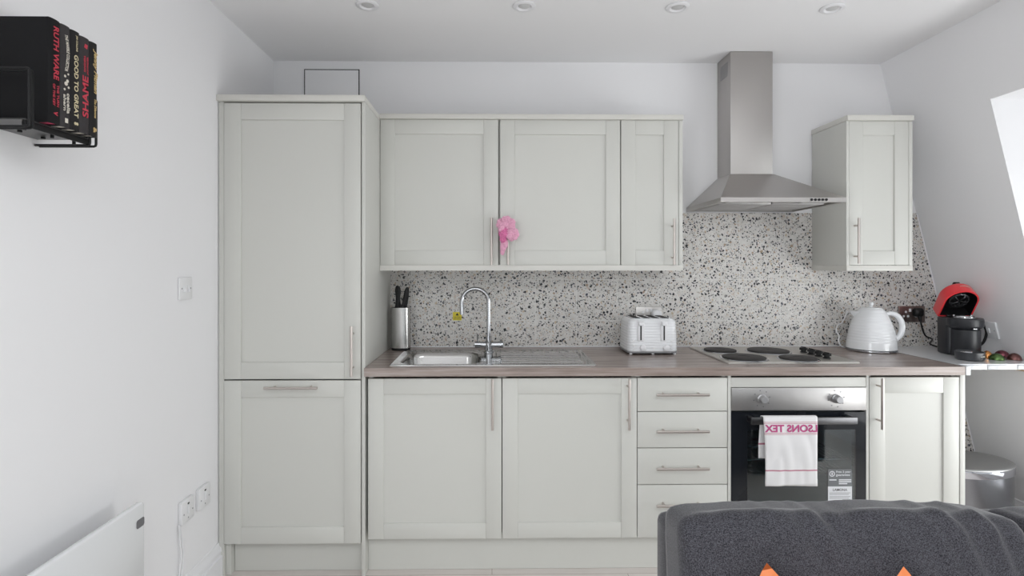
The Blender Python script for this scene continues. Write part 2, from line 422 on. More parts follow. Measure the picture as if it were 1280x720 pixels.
# access hatch high on the back wall
h0, h1 = at(380.5, 88, YB), at(449.5, 88, YB)
hz0, hz1 = az(128, YB), az(88, YB)
hatch = thing('access_panel', 'flush white access panel on the back wall above the tall cabinet', 'access panel', ((h0.x+h1.x)/2, YB, hz0))
bm = BM(); add_box(bm, h0.x, h1.x, YB-.004, YB-.0005, hz0, hz1); obj('frame', bm, M['dark'], hatch, label='thin dark gap around the panel')
bm = BM(); add_box(bm, h0.x+.005, h1.x-.005, YB-.006, YB-.0042, hz0+.005, hz1-.005, .001); obj('panel', bm, M['wall'], hatch)

# ------------------------------------------------------------------ cabinetry
G = .0012
def carcass(bm, x0, x1, y0, y1, z0, z1, top=True, t=.018):
    add_box(bm, x0, x0+t, y0, y1, z0, z1); add_box(bm, x1-t, x1, y0, y1, z0, z1)
    add_box(bm, x0+t, x1-t, y0, y1, z0, z0+t); add_box(bm, x0+t, x1-t, y1-.008, y1, z0+t, z1)
    if top: add_box(bm, x0+t, x1-t, y0, y1-.008, z1-t, z1)
def shaker(bm, x0, x1, z0, z1, yf, fw=.072, t=.02, rw=None):
    rw = rw or fw; b = .0016
    add_box(bm, x0, x0+fw, yf, yf+t, z0, z1, b); add_box(bm, x1-fw, x1, yf, yf+t, z0, z1, b)
    add_box(bm, x0+fw, x1-fw, yf+.0004, yf+t, z1-rw, z1, b); add_box(bm, x0+fw, x1-fw, yf+.0004, yf+t, z0, z0+rw, b)
    add_box(bm, x0+fw-.004, x1-fw+.004, yf+.0075, yf+t-.002, z0+rw-.004, z1-rw+.004)
def bar_handle(parent, c, length, vert, yf, r=.0058):
    """bar handle on two posts; c is the bar centre"""
    bm = BM(); c = Vector(c); a = Vector((0, 0, 1)) if vert else Vector((1, 0, 0))
    add_cyl(bm, c-a*length/2, c+a*length/2, r, seg=16)
    for s in (-1, 1):
        p = c+a*s*length*.34
        add_cyl(bm, p, (p.x, yf-.0002, p.z), r*.75, seg=12)
    return obj('handle', bm, M['handle'], parent, label='brushed metal bar handle')
YH = .034
def vhandle(door, root, px, py0, py1, yf):
    a, b = at(px, py0, yf-YH), at(px, py1, yf-YH)
    h = bar_handle(root, (a+b)/2, abs(a.z-b.z), True, yf); reparent(h, door)
def hhandle(door, root, px0, px1, py, yf):
    a, b = at(px0, py, yf-YH), at(px1, py, yf-YH)
    h = bar_handle(root, (a+b)/2, abs(a.x-b.x), False, yf); reparent(h, door)
def reparent(o, p): o.parent = p               # same local frame: parts sit at their root's origin

# --- tall cabinet
tx0, tx1 = ax(280, YD), ax(451, YD)
ztop = az(127, YD, 280)
tall = thing('tall_cabinet', 'tall ivory fridge freezer cabinet with two shaker doors at left wall', 'cabinet', ((tx0+tx1)/2, YD, 0))
bm = BM(); carcass(bm, tx0+.001, tx1-.001, YD+.0212, YB-.012, .165, ztop-.004); obj('body', bm, M['carc'], tall)
xe0, xe1 = ax(452.3, YD), ax(456.5, YD)
bm = BM(); add_box(bm, xe0, xe1, YD-.002, YB-.004, .001, ztop, .001); obj('end_panel', bm, M['cab'], tall)
bm = BM(); add_box(bm, XL+.003, tx0-.0025, YD+.004, YD+.022, .001, ztop, .001)
add_box(bm, XL+.003, tx0+.020, YD+.023, YD+.07, .001, .160); obj('filler_strip', bm, M['cab'], tall)
bm = BM(); add_box(bm, XL+.0005, xe1+.001, YD-.014, YB-.004, ztop+.001, ztop+az(118, YD)-az(126, YD), .003); obj('cornice', bm, M['cornice'], tall)
bm = BM(); shaker(bm, tx0, tx1, az(473.2, YD), az(128.5, YD, 280), YD, .073); d = obj('door', bm, M['cab'], tall); vhandle(d, tall, 439, 408, 471, YD)
bm = BM(); shaker(bm, tx0, tx1, az(678, YD), az(475, YD), YD, .073); d = obj('door', bm, M['cab'], tall); hhandle(d, tall, 329.5, 396.5, 485.3, YD)
bm = BM(); add_box(bm, tx0+.022, xe0-.001, YD+.055, YD+.071, .001, .163)
o = obj('kickboard', bm, M['cab']); tag(o, 'short ivory kickboard under the tall cabinet', 'kickboard', 'kickboards under the cabinets')

# --- base cabinets
ZD1, ZD0 = az(473, YD), az(673, YD)
bx = {k: ax(v, YD) for k, v in dict(a=459.5, b=627.3, c=796.4, d=909.6, e=1086.5, f=1199.6, g=1206).items()}
def base_unit(x0, x1, label, top=False):
    t = thing('base_cabinet', label, 'cabinet', ((x0+x1)/2, YD, 0), group='ivory base cabinets')
    bm = BM(); carcass(bm, x0+G, x1-G, YD+.0212, YB-.012, .165, ZWB-.001, False); obj('body', bm, M['carc'], t)
    return t
s1 = base_unit(bx['a'], bx['b'], 'ivory shaker base cabinet below the sink bowl beside the tall cabinet')
bm = BM(); shaker(bm, bx['a']+.002, bx['b']-.0015, ZD0, ZD1, YD, .068); d = obj('door', bm, M['cab'], s1); vhandle(d, s1, 615.5, 474, 538, YD)
s2 = base_unit(bx['b'], bx['c'], 'ivory shaker base cabinet under the draining board, beside the drawers')
bm = BM(); shaker(bm, bx['b']+.0025, bx['c']-.0015, ZD0, ZD1, YD, .068); d = obj('door', bm, M['cab'], s2); vhandle(d, s2, 786.8, 474, 538, YD)
dr = thing('drawer_unit', 'ivory unit of four drawers between the sink cabinets and the oven', 'cabinet', ((bx['c']+bx['d'])/2, YD, 0))
bm = BM(); carcass(bm, bx['c']+G, bx['d']-G, YD+.0212, YB-.012, .165, ZWB-.001, False); obj('body', bm, M['carc'], dr)
for (ya, yb, hy) in ((473, 514.6, 494), (515.6, 560.4, 540), (561.4, 606.4, 586.6), (607.4, 673, 632.8)):
    bm = BM(); add_box(bm, bx['c']+.002, bx['d']-.002, YD, YD+.02, az(yb, YD), az(ya, YD), .0016)
    d = obj('drawer', bm, M['cab'], dr); hhandle(d, dr, 821, 886.8, hy, YD)
# oven housing
ox0, ox1 = ax(914.3, YD), ax(1082.4, YD)
oz1 = az(484.5, YD, 1000); oz0 = oz1-.595
oh = thing('oven_housing', 'ivory housing cabinet around the built-in oven', 'cabinet', ((bx['d']+bx['e'])/2, YD, 0))
bm = BM(); add_box(bm, bx['d']+G, ox0-.002, YD+.001, YB-.012, .165, ZWB-.001); obj('side_panel', bm, M['cab'], oh)
bm = BM(); add_box(bm, ox1+.002, bx['e']-.0015, YD+.001, YB-.012, .165, ZWB-.001); obj('side_panel', bm, M['cab'], oh)
bm = BM(); add_box(bm, ox0-.001, ox1+.001, YD+.002, YD+.02, oz1+.002, ZD1, .001); obj('filler_strip', bm, M['cab'], oh)
bm = BM(); add_box(bm, ox0-.001, ox1+.001, YD+.002, YB-.015, .166, max(.185, oz0-.004)); obj('shelf', bm, M['cab'], oh)
# right base cabinet
s3 = base_unit(bx['e'], bx['f'], 'narrow ivory shaker base cabinet right of the oven at the worktop end')
bm = BM(); shaker(bm, bx['e']+.002, bx['f']-.002, ZD0, ZD1, YD, .07); d = obj('door', bm, M['cab'], s3); vhandle(d, s3, 1103, 473.5, 537, YD)
bm = BM(); add_box(bm, bx['f']+.0005, bx['g'], YD-.002, YB-.012, .001, ZWB-.001, .001); obj('end_panel', bm, M['cab'], s3)
bm = BM(); add_box(bm, xe1+.001, bx['f']-.001, YD+.055, YD+.071, .001, .163)
o = obj('kickboard', bm, M['cab']); tag(o, 'long ivory kickboard under the base cabinets and drawers', 'kickboard', 'kickboards under the cabinets')

# --- wall cabinets
def wall_unit(x0, x1, label, z0, z1):
    t = thing('wall_cabinet', label, 'cabinet', ((x0+x1)/2, YW, z0), group='ivory wall cabinets')
    bm = BM(); carcass(bm, x0+G, x1-G, YW+.0212, YB-.001, z0, z1); obj('body', bm, M['carc'], t)
    return t
wz0, wz1 = az(331.3, YW), az(149.8, YW)
wx = [ax(p, YW) for p in (474.3, 624, 776, 848.4, 853.3)]
wx[0] = max(wx[0], xe1+.001)
w1 = wall_unit(wx[0], wx[1], 'ivory wall cabinet with shaker door beside the tall cabinet', wz0, wz1)
bm = BM(); shaker(bm, wx[0]+.001, wx[1]-.0055, wz0, wz1, YW, .072); d = obj('door', bm, M['cab'], w1); vhandle(d, w1, 614.3, 272, 331, YW)
w2 = wall_unit(wx[1], wx[2], 'ivory wall cabinet with the pink pom-pom scrunchie on its handle', wz0, wz1)
bm = BM(); shaker(bm, wx[1]+.005, wx[2]-.003, wz0, wz1, YW, .072); d = obj('door', bm, M['cab'], w2); vhandle(d, w2, 635, 272, 331, YW)
w3 = wall_unit(wx[2], wx[3], 'narrow ivory wall cabinet left of the cooker hood', wz0, wz1)
bm = BM(); shaker(bm, wx[2]+.002, wx[3]-.002, wz0, wz1, YW, .072); d = obj('door', bm, M['cab'], w3); vhandle(d, w3, 843, 273, 331, YW)
bm = BM(); add_box(bm, wx[3]+.0003, wx[4], YW-.001, YB-.001, wz0, wz1, .001); obj('end_panel', bm, M['cab'], w3)
bm = BM(); add_box(bm, wx[0], wx[4]+.001, YW-.014, YB-.001, wz1+.001, az(143.3, YW), .002)
tag(obj('cornice', bm, M['cornice']), 'long ivory cornice board on top of the three wall cabinets', 'cornice')
bm = BM(); add_box(bm, wx[0], wx[4]+.001, YW-.006, YW+.014, az(338.3, YW), wz0-.0002); add_box(bm, wx[4]-.018, wx[4]+.001, YW+.0145, YB-.01, az(338.3, YW), wz0-.001)
tag(obj('light_pelmet', bm, M['cornice']), 'long ivory pelmet strip beneath the three wall cabinets', 'pelmet')
# right wall cabinet, separate
rx = [ax(p, YW) for p in (1057.8, 1061.5, 1136, 1140.5)]
rz0, rz1 = az(331.5, YW, 1100), az(151.3, YW, 1100)
w4 = wall_unit(rx[1], rx[2], 'single ivory wall cabinet right of the cooker hood by the sloping wall', rz0, rz1)
bm = BM(); shaker(bm, rx[1]+.001, rx[2]-.001, rz0, rz1, YW, .07); d = obj('door', bm, M['cab'], w4); vhandle(d, w4, 1073.8, 272.5, 329.5, YW)
bm = BM(); add_box(bm, rx[0], rx[1]-.0005, YW-.001, YB-.009, rz0-.001, rz1, .001); obj('end_panel', bm, M['cab'], w4)
bm = BM(); add_box(bm, rx[2]+.0005, rx[3], YW-.001, YW+.018, rz0-.001, rz1, .001); obj('end_panel', bm, M['cab'], w4)
bm = BM(); add_box(bm, rx[0]-.001, rx[3]+.001, YW-.012, YB-.001, rz1+.001, az(144.3, YW, 1100), .002); obj('cornice', bm, M['cornice'], w4)
bm = BM(); add_box(bm, rx[0], rx[3], YW-.004, YW+.014, az(338.6, YW, 1100), rz0-.0015, .001); add_box(bm, rx[0], rx[0]+.018, YW+.0145, YB-.01, az(338.6, YW, 1100), rz0-.0015); obj('pelmet', bm, M['cornice'], w4)

# ------------------------------------------------------------------ worktop with sink cut-out
wtx0, wtx1 = xe1+.0008, ax(1206.5, YT)
sx0, sx1 = ax(486.5, 2.42), ax(746, 2.42)
SY0, SY1 = 2.412, 2.862
bwx0, bwx1, bwy0, bwy1 = ax(512, 2.76), ax(601, 2.76), 2.452, 2.765
def add_slab_hole(bm, x0, x1, y0, y1, z0, z1, hx0, hx1, hy0, hy1):
    xs, ys = [x0, hx0, hx1, x1], [y0, hy0, hy1, y1]
    V = {(i, j, k): bm.verts.new((xs[i], ys[j], (z0, z1)[k])) for i in range(4) for j in range(4) for k in range(2)}
    for i in range(3):
        for j in range(3):
            if (i, j) == (1, 1): continue
            for k in range(2): bm.faces.new([V[i, j, k], V[i+1, j, k], V[i+1, j+1, k], V[i, j+1, k]])
    for i in range(3):
        for j in (0, 3): bm.faces.new([V[i, j, 0], V[i+1, j, 0], V[i+1, j, 1], V[i, j, 1]]); bm.faces.new([V[j, i, 0], V[j, i+1, 0], V[j, i+1, 1], V[j, i, 1]])
    for j in (1, 2):
        bm.faces.new([V[1, j, 0], V[2, j, 0], V[2, j, 1], V[1, j, 1]]); bm.faces.new([V[j, 1, 0], V[j, 2, 0], V[j, 2, 1], V[j, 1, 1]])
bm = BM(); add_slab_hole(bm, wtx0, wtx1, YT, YB-.0095, ZWB, ZWT, bwx0-.012, bwx1+.012, bwy0-.008, bwy1+.012)
wt = obj('worktop', bm, M['worktop'], smooth=0)
tag(wt, 'long taupe wood-effect worktop along the kitchen run', 'worktop')
bm = BM(); add_box(bm, wtx1+.0035, wtx1+.024, YT-.001, YT+.06, ZWB-.001, ZWT+.001, .002); obj('end_cap', bm, M['whitegloss'], wt, label='white end cap')
bm = BM(); add_box(bm, wtx1+.0003, wtx1+.003, YT+.001, YB-.01, ZWB, ZWT+.0005); obj('edge_strip', bm, M['dark'], wt, label='dark joint strip')
bm = BM(); add_box(bm, wtx0, wtx1, YB-.0125, YB-.0097, ZWT+.0002, ZWT+.005); obj('sealant_bead', bm, M['white'], wt)

# ---- sink
ZS = ZWT+.0005
sk = thing('kitchen_sink', 'stainless steel inset sink with single bowl and ribbed draining board', 'sink', ((sx0+sx1)/2, (SY0+SY1)/2, ZWT))
bm = BM()
cxb, cyb, wb, db = (bwx0+bwx1)/2, (bwy0+bwy1)/2, bwx1-bwx0, bwy1-bwy0
# rim plate: rings of matching vertex count from the outer edge to the bowl
def rr2(cx, cy, w, d, r, z): return rrect(cx, cy, w, d, r, z, 7)
ocx, ocy, ow, od = (sx0+sx1)/2, (SY0+SY1)/2, sx1-sx0, SY1-SY0
loops = [rr2(ocx, ocy, ow, od, .012, ZS), rr2(ocx, ocy, ow-.002, od-.002, .012, ZS+.004), rr2(ocx, ocy, ow-.012, od-.012, .012, ZS+.004), rr2(ocx, ocy, ow-.018, od-.018, .010, ZS+.0022),
         rr2(cxb, cyb, wb+.012, db+.010, .075, ZS+.0022), rr2(cxb, cyb, wb, db, .07, ZS-.003), rr2(cxb, cyb, wb-.012, db-.012, .068, ZS-.02),
         rr2(cxb, cyb, wb-.025, db-.025, .065, ZS-.13), rr2(cxb, cyb, wb-.06, db-.06, .055, ZS-.158), rr2(cxb, cyb, .10, .10, .0499, ZS-.165)]
add_loft(bm, loops, False, True)
obj('basin', bm, M['sinksteel'], sk, smooth=40)
bm = BM()
for k in range(6):
    y = SY0+.075+k*.052
    xa, xb = bwx1+.10, sx1-.05
    add_tube(bm, [(xa, y, ZS+.0018), (xa+.01, y, ZS+.0028), (xb-.01, y, ZS+.0028), (xb, y, ZS+.0018)], .0032, 8)
obj('drainer_ribs', bm, M['sinksteel'], sk)
bm = BM(); add_lathe(bm, [(.042, 0), (.044, .003), (.034, .003), (.03, 0), (.012, -.001)], (cxb, cyb, ZS-.1645), 24); obj('waste', bm, M['chrome'], sk)
# ---- tap
tp = at(610.8, 440, 2.80)
ZTp = ZS+.0026
tap = thing('mixer_tap', 'chrome swan-neck mixer tap at the back of the sink', 'tap', (tp.x, 2.80, ZTp))
bm = BM(); add_lathe(bm, [(.026, 0), (.026, .004), (.021, .008), (.020, .045), (.016, .05)], (tp.x, 2.80, ZTp), 28); obj('base', bm, M['chrome'], tap)
bm = BM(); zc = az(430.5, 2.8); xa, xb = ax(594.5, 2.8), ax(628, 2.8)
add_cyl(bm, (xa, 2.80, zc), (xb, 2.80, zc), .0145); obj('crossbar', bm, M['chrome'], tap)
for xx, s in ((xa, -1), (xb, 1)):
    bm = BM(); add_cyl(bm, (xx, 2.80, zc), (xx+s*.004, 2.80, zc), .0165); add_cyl(bm, (xx-s*.022, 2.80, zc), (xx-s*.0005, 2.80, zc), .0165)
    if s < 0: add_cyl(bm, (xx-s*.010, 2.80, zc), (xx-s*.010, 2.795, zc+.055), .004, seg=12)
    else: add_cyl(bm, (xx-s*.010, 2.80, zc), (xx-s*.010, 2.74, zc+.006), .004, seg=12)
    obj('lever', bm, M['chrome'], tap)
xs_, xt_, zt_ = tp.x, ax(577.5, 2.76), az(361.5, 2.8)+.003
rad = (xs_-xt_)/2*1.02
pts = [(xs_, 2.80, ZTp+.05)]+[(xs_, 2.80, z) for z in (zc+.02, zc+.1, zt_-rad)]
for k in range(1, 17):
    a = PI*k/16; pts.append((xs_-rad+rad*math.cos(a), 2.80-.03*k/16, zt_-rad+rad*math.sin(a)))
pts.append((xt_-.001, 2.768, az(393, 2.78)))
bm = BM(); add_tube(bm, pts, .0105, 14); add_cyl(bm, (xs_, 2.8, zc+.012), (xs_, 2.8, zc+.045), .0145)
obj('spout', bm, M['chrome'], tap)
# ---- yellow warning sticker on the tiles
y0_, y1_ = at(566, 400.5, YB-.009), at(577, 390, YB-.009)
stk = thing('warning_sticker', 'small yellow warning sticker on the tiles left of the tap spout', 'sticker', ((y0_.x+y1_.x)/2, YB-.0085, y0_.z))
bm = BM(); add_box(bm, y0_.x, y1_.x, YB-.0092, YB-.0084, y0_.z, y1_.z); obj('backing', bm, M['yellow'], stk)
sw = y1_.x-y0_.x; sc_ = (y0_+y1_)/2; sc_.y = YB-.0093
bm = BM()
add_prism(bm, [(-.009, 0), (.009, 0), (0, .015)], (sc_.x, YB-.0093, sc_.z+.004), (1, 0, 0), (0, 0, 1), (0, -.0003, 0))
add_text(bm, 'CAUTION', (sc_.x, sc_.y, sc_.z-.006), (1, 0, 0), (0, 0, 1), sw*.75, .007, .0002)
add_text(bm, 'HOT WATER', (sc_.x, sc_.y, sc_.z-.0155), (1, 0, 0), (0, 0, 1), sw*.8, .006, .0002)
obj('lettering', bm, M['tblack'], stk)

# ---- knife block
kc = at(498.3, 440, 2.82); kz = ZWT+.0008; kx = max(kc.x, xe1+.056)
kb = thing('knife_block', 'oval brushed steel knife block holding black-handled knives in the corner', 'knife block', (kx, 2.90, kz))
kx_, ky_ = kx, 2.895
bm = BM()
add_loft(bm, [rrect(kx_, ky_, .100, .070, .034, kz+z, 8) for z in (0, .012)]); obj('base', bm, M['black'], kb)
bm = BM(); hh = .212
L_ = [rrect(kx_-.003*(z/hh), ky_, .104, .074, .036, kz+.0122+z, 8) for z in (0, hh*.5, hh)]
L_ += [rrect(kx_-.003, ky_, .098, .068, .033, kz+.0122+hh, 8), rrect(kx_-.003, ky_, .098, .068, .033, kz+.0122+hh-.01, 8)]
add_loft(bm, L_); obj('sleeve', bm, mat('polished_block_steel', (.50, .495, .485), .24, 1.0), kb)
kt = kz+.0122+hh-.009
for i, (dx, dy, hgt, tw) in enumerate(((-.022, -.010, .118, .02), (-.008, .012, .125, -.03), (.006, -.012, .112, .05), (.020, .008, .116, .02))):
    k = thing('kitchen_knife', ['kitchen knife in the steel block, leftmost black handle at front', 'kitchen knife in the steel block, tallest black handle at back left',
              'kitchen knife in the steel block, shorter black handle at front right', 'kitchen knife in the steel block, rightmost black handle at back'][i], 'knife', (kx_+dx, ky_+dy, kt), 0, 'knives in the steel block')
    bm = BM(); add_loft(bm, [rrect(dx_*1.0, 0, w, .015, .006, z, 4) for dx_, w, z in ((0, .02, .004), (tw*.2, .018, .03), (tw*.35, .023, .06), (tw*.5, .024, hgt-.022), (tw*.5+.001, .018, hgt-.006), (tw*.5+.002, .008, hgt))])
    obj('knife_handle', bm, M['black'], k, local=True)
    bm = BM(); add_box(bm, -.0085, .0085, -.005, .005, .0005, .0042, .001); obj('bolster', bm, M['chrome'], k, local=True)

# ---- toaster
tf, tb = 2.705, 2.915
tX0, tX1 = ax(785, tf), ax(849, tf)
TW, TH = tX1-tX0, az(397.5, tf)-az(442.5, tf)
tcx, tcy = (tX0+tX1)/2, (tf+tb)/2
zt0 = ZWT+.0008
ts = thing('toaster', 'white ribbed four-slot toaster on the worktop', 'toaster', (tcx, tcy, zt0))
bm = BM(); add_loft(bm, [rrect(tcx, tcy, TW-.004, tb-tf-.004, .03, zt0+z, 6) for z in (.008, .016)])
obj('base', bm, M['grey'], ts)
for sx in (-1, 0, 1):
    for sy in (-1, 1):
        if sx == 0 and sy == 1: continue
        bm = BM(); add_box(bm, tcx+sx*(TW/2-.018)-.006, tcx+sx*(TW/2-.018)+.006, tcy+sy*(.088)-.006, tcy+sy*.088+.006, zt0, zt0+.0079, .001); obj('foot', bm, M['white'], ts)
bm = BM(); loops = []
nr = 11
for i in range(nr):
    za, zb = .016+(TH-.03)*i/nr, .016+(TH-.03)*(i+1)/nr
    for z, e in ((za+.0006, .0), (za+.003, .0008), (zb-.003, .0008), (zb-.0006, .0)):
        tp_ = 1-.055*(z/TH)**2
        loops.append(rrect(tcx, tcy, TW*tp_-.004+2*e-.0015, (tb-tf)*(1-.03*z/TH)-.004+2*e, .032, zt0+z, 6))
for z, s in ((TH-.010, .012), (TH-.004, .02), (TH, .032)):
    loops.append(rrect(tcx, tcy, TW*.945-s, (tb-tf)*.97-s, .028, zt0+z, 6))
add_loft(bm, loops); obj('body', bm, M['whitegloss'], ts, smooth=25)
bm = BM(); add_loft(bm, [rrect(tcx, tcy, TW*.945-.045, (tb-tf)*.97-.045, .015, zt0+z, 6) for z in (TH+.0002, TH+.002)]); obj('top_plate', bm, M['chrome'], ts)
for k in range(4):
    bm = BM(); xx = tcx+(k-1.5)*.048; add_box(bm, xx-.014, xx+.014, tcy-.068, tcy+.068, zt0+TH+.0022, zt0+TH+.0034); obj('bread_slot', bm, M['dark'], ts)
for px in (801, 830):
    p = at(px, 415, tf-.001)
    yq = tf-.004
    bm = BM(); add_box(bm, p.x-.016, p.x+.016, yq, yq+.012, az(427, tf), az(401, tf), .004); lt = obj('lever_track', bm, M['white'], ts)
    bm = BM(); add_box(bm, p.x-.0035, p.x+.0035, yq-.0006, yq+.002, az(425.5, tf), az(403, tf)); o = obj('slot', bm, M['dark'], ts); reparent(o, lt)
    bm = BM(); add_box(bm, p.x-.014, p.x+.012, yq-.020, yq-.001, az(407, tf), az(402.5, tf), .003); o = obj('lever', bm, M['white'], ts); reparent(o, lt)
    q = at(px+2.5, 434.5, tf)
    bm = BM(); add_lathe(bm, [(.0155, 0), (.015, .012), (.012, .014), (.001, .014)], (0, 0, 0), 24)
    bmesh.ops.transform(bm, matrix=Matrix.Translation((q.x, yq+.004, q.z)) @ Matrix.Rotation(PI/2, 4, 'X'), verts=bm.verts[:]); obj('knob', bm, M['white'], ts)
for px, py in ((792.5, 426.5), (792.5, 432), (792.5, 436.5), (839.5, 426.5), (839.5, 432), (839.5, 436.5), (817.5, 435)):
    q = at(px, py, tf); bm = BM(); add_cyl(bm, (q.x, tf+.004, q.z), (q.x, tf-.0015, q.z), .0055, seg=16); obj('button', bm, M['switch'], ts)

# ---- hob
hx0, hx1, hy0, hy1 = ax(910, 2.447), ax(1076.5, 2.447), 2.447, 2.935
hz = ZWT+.0006
hob = thing('electric_hob', 'stainless electric hob with four solid plates set on the worktop', 'hob', ((hx0+hx1)/2, (hy0+hy1)/2, hz))
bm = BM(); add_loft(bm, [rrect((hx0+hx1)/2, (hy0+hy1)/2, hx1-hx0-e, hy1-hy0-e, .012, hz+z, 5) for e, z in ((0, 0), (0, .004), (.006, .008), (.03, .0085))]); obj('hob_top', bm, M['hobsteel'], hob)
for px, py, r in ((900, 437.3, .078), (930, 446.3, .096), (960, 438, .098), (997.5, 447.4, .080)):
    Yp = (EYE-(hz+.017))*F/(py-HY); xx = at(px, py, Yp).x
    if Yp+r > hy1-.004: Yp = hy1-.006-r
    bm = BM(); add_lathe(bm, [(r+.012, .0088), (r+.010, .0115), (r+.001, .0125), (r+.001, .009)], (xx, Yp, hz), 40, caps=False); ring = obj('trim_ring', bm, M['chrome'], hob)
    bm = BM(); add_lathe(bm, [(r, .009), (r, .0165), (r-.003, .018), (.026, .018), (.024, .0165), (.001, .0165)], (xx, Yp, hz), 40); obj('hotplate', bm, M['hobplate'], hob)
for k, (px, py) in enumerate(((1004.5, 441.2), (1014, 443.6), (1023.5, 446), (1033.5, 448.6))):
    Yk = (EYE-(hz+.009))*F/(py-HY); xx = at(px, py, Yk).x
    bm = BM(); add_lathe(bm, [(.017, .0088), (.0165, .012), (.012, .014), (.012, .020), (.019, .021), (.019, .031), (.017, .033), (.001, .033)], (xx, Yk, hz), 24)
    add_box(bm, xx-.003, xx+.003, Yk-.018, Yk+.018, hz+.0325, hz+.037, .001)
    obj('knob', bm, M['black'], hob)

# ---- kettle
ky = 2.835; kX = ax(1089, ky)
KZ = ZWT+.0010
kt_ = thing('kettle', 'white ribbed dome kettle on the worktop below the right wall cabinet', 'kettle', (kX, ky, KZ))
bm = BM(); add_lathe(bm, [(.108, 0), (.116, .003), (.116, .010), (.112, .013)], (kX, ky, KZ), 48); obj('power_base', bm, M['chrome'], kt_, label='chrome base ring')
bm = BM(); prof = []
KH = .208
cp = [(0, .115), (.04, .112), (.09, .104), (.14, .090), (.175, .074), (.198, .060), (.204, .054), (.208, .050)]
def kr(z):
    for (a, ra), (b, rb) in zip(cp, cp[1:]):
        if a <= z <= b: return ra+(rb-ra)*(z-a)/(b-a)
    return cp[-1][1]
N = 84
for i in range(N+1):
    z = KH*i/N; rib = .0011*(0.5+.5*math.cos(2*PI*z/.0145)) if .035 < z < .195 else 0
    prof.append((kr(z)-rib, .0135+z))
prof = [(.02, .0135)]+prof
add_lathe(bm, prof, (kX, ky, KZ), 56); obj('body', bm, M['whitegloss'], kt_, smooth=60)
bm = BM(); add_lathe(bm, [(.049, .2218), (.047, .226), (.02, .2285), (.008, .2295), (.007, .236)], (kX, ky, KZ), 32); lid = obj('lid', bm, M['whitegloss'], kt_)
bm = BM(); add_ball(bm, (kX, ky, KZ+.244), .0115, 3); o = obj('knob', bm, M['whitegloss'], kt_); reparent(o, lid)
bm = BM(); hd = Vector((.96, -.28, 0)).normalized()
cpts = [Vector((kX, ky, KZ))+hd*r+Vector((0, 0, z)) for r, z in ((.062, .190), (.092, .196), (.122, .180), (.140, .140), (.136, .095), (.118, .066), (.104, .055))]
cv = curve_pts(cpts, 8); add_tube(bm, cv, .010, 12, [.0095+.005*math.sin(PI*i/(len(cv)-1)) for i in range(len(cv))]); obj('handle', bm, M['whitegloss'], kt_)
bm = BM(); sd_ = -hd; pr = Vector((-sd_.y, sd_.x, 0))
def spq(r, z, w, h): # triangular spout section
    c = Vector((kX, ky, KZ))+sd_*r+Vector((0, 0, z)); return [c+pr*w, c-pr*w, c-Vector((0, 0, h))]
add_loft(bm, [spq(.055, .207, .026, .045), spq(.078, .205, .019, .035), spq(.096, .207, .010, .012)]); bmesh.ops.subdivide_edges(bm, edges=bm.edges[:], cuts=1); obj('spout', bm, M['whitegloss'], kt_)
bm = BM()
cz = ZWT+.006
add_tube(bm, curve_pts([(kX-.085, ky+.085, cz-.002), (kX-.114, ky+.07, cz+.008), (kX-.126, ky+.075, cz+.035), (kX-.116, ky+.085, cz+.06), (kX-.122, ky+.10, cz+.085), (kX-.100, ky+.12, cz+.115), (kX-.06, YB-.022, cz+.13), (kX-.03, YB-.02, cz+.19)], 8), .0032, 8)
obj('power_cord', bm, M['white'], kt_)

# ------------------------------------------------------------------ sockets on the tiles
def outlet(name, px0, px1, py0, py1, m, label, holes=True, grp='metal sockets on the tiled wall'):
    yb = YB-.0083
    a, b = at(px0, py1, yb), at(px1, py0, yb)
    t = thing(name, label, 'socket', ((a.x+b.x)/2, yb, a.z), 0, grp)
    bm = BM(); add_box(bm, a.x, b.x, yb-.008, yb, a.z, b.z, .002); pl = obj('face_plate', bm, m, t)
    cz = (a.z+b.z)/2
    for k in (0.27, .73):
        cx = a.x+(b.x-a.x)*k
        bm = BM()
        add_cyl(bm, (cx, yb-.0081, cz+.012), (cx, yb-.009, cz+.012), .0065, seg=16)
        for s in (-1, 1): add_cyl(bm, (cx+s*.012, yb-.0081, cz-.012), (cx+s*.012, yb-.009, cz-.012), .0065, seg=16)
        o = obj('pin_holes', bm, M['white'], t)
    for k in (.42, .58):
        cx = a.x+(b.x-a.x)*k; bm = BM(); add_box(bm, cx-.006, cx+.006, yb-.012, yb-.0081, cz+.012, cz+.030, .001); obj('rocker', bm, M['white'], t)
    return a, b
a1, b1 = outlet('wall_socket', 794.5, 827, 383.2, 402.5, M['hoodsteel'], 'brushed metal double socket half hidden behind the toaster')
outlet('wall_socket', 1080.5, 1100.5, 384.5, 404, M['chrome'], 'shiny metal socket behind the kettle lid')
a3, b3 = outlet('wall_socket', 1122, 1155, 382.5, 402.3, M['darknickel'], 'dark bronze double socket with the black plug, right of the kettle')
# toaster plug
p = at(820, 392.5, YB-.02)
bm = BM(); add_lathe(bm, [(.027, 0), (.027, .02), (.02, .028), (.001, .03)], (0, 0, 0), 24)
bmesh.ops.transform(bm, matrix=Matrix.Translation((p.x, YB-.0175, p.z)) @ Matrix.Rotation(PI/2, 4, 'X'), verts=bm.verts[:]); obj('plug', bm, M['white'], ts)

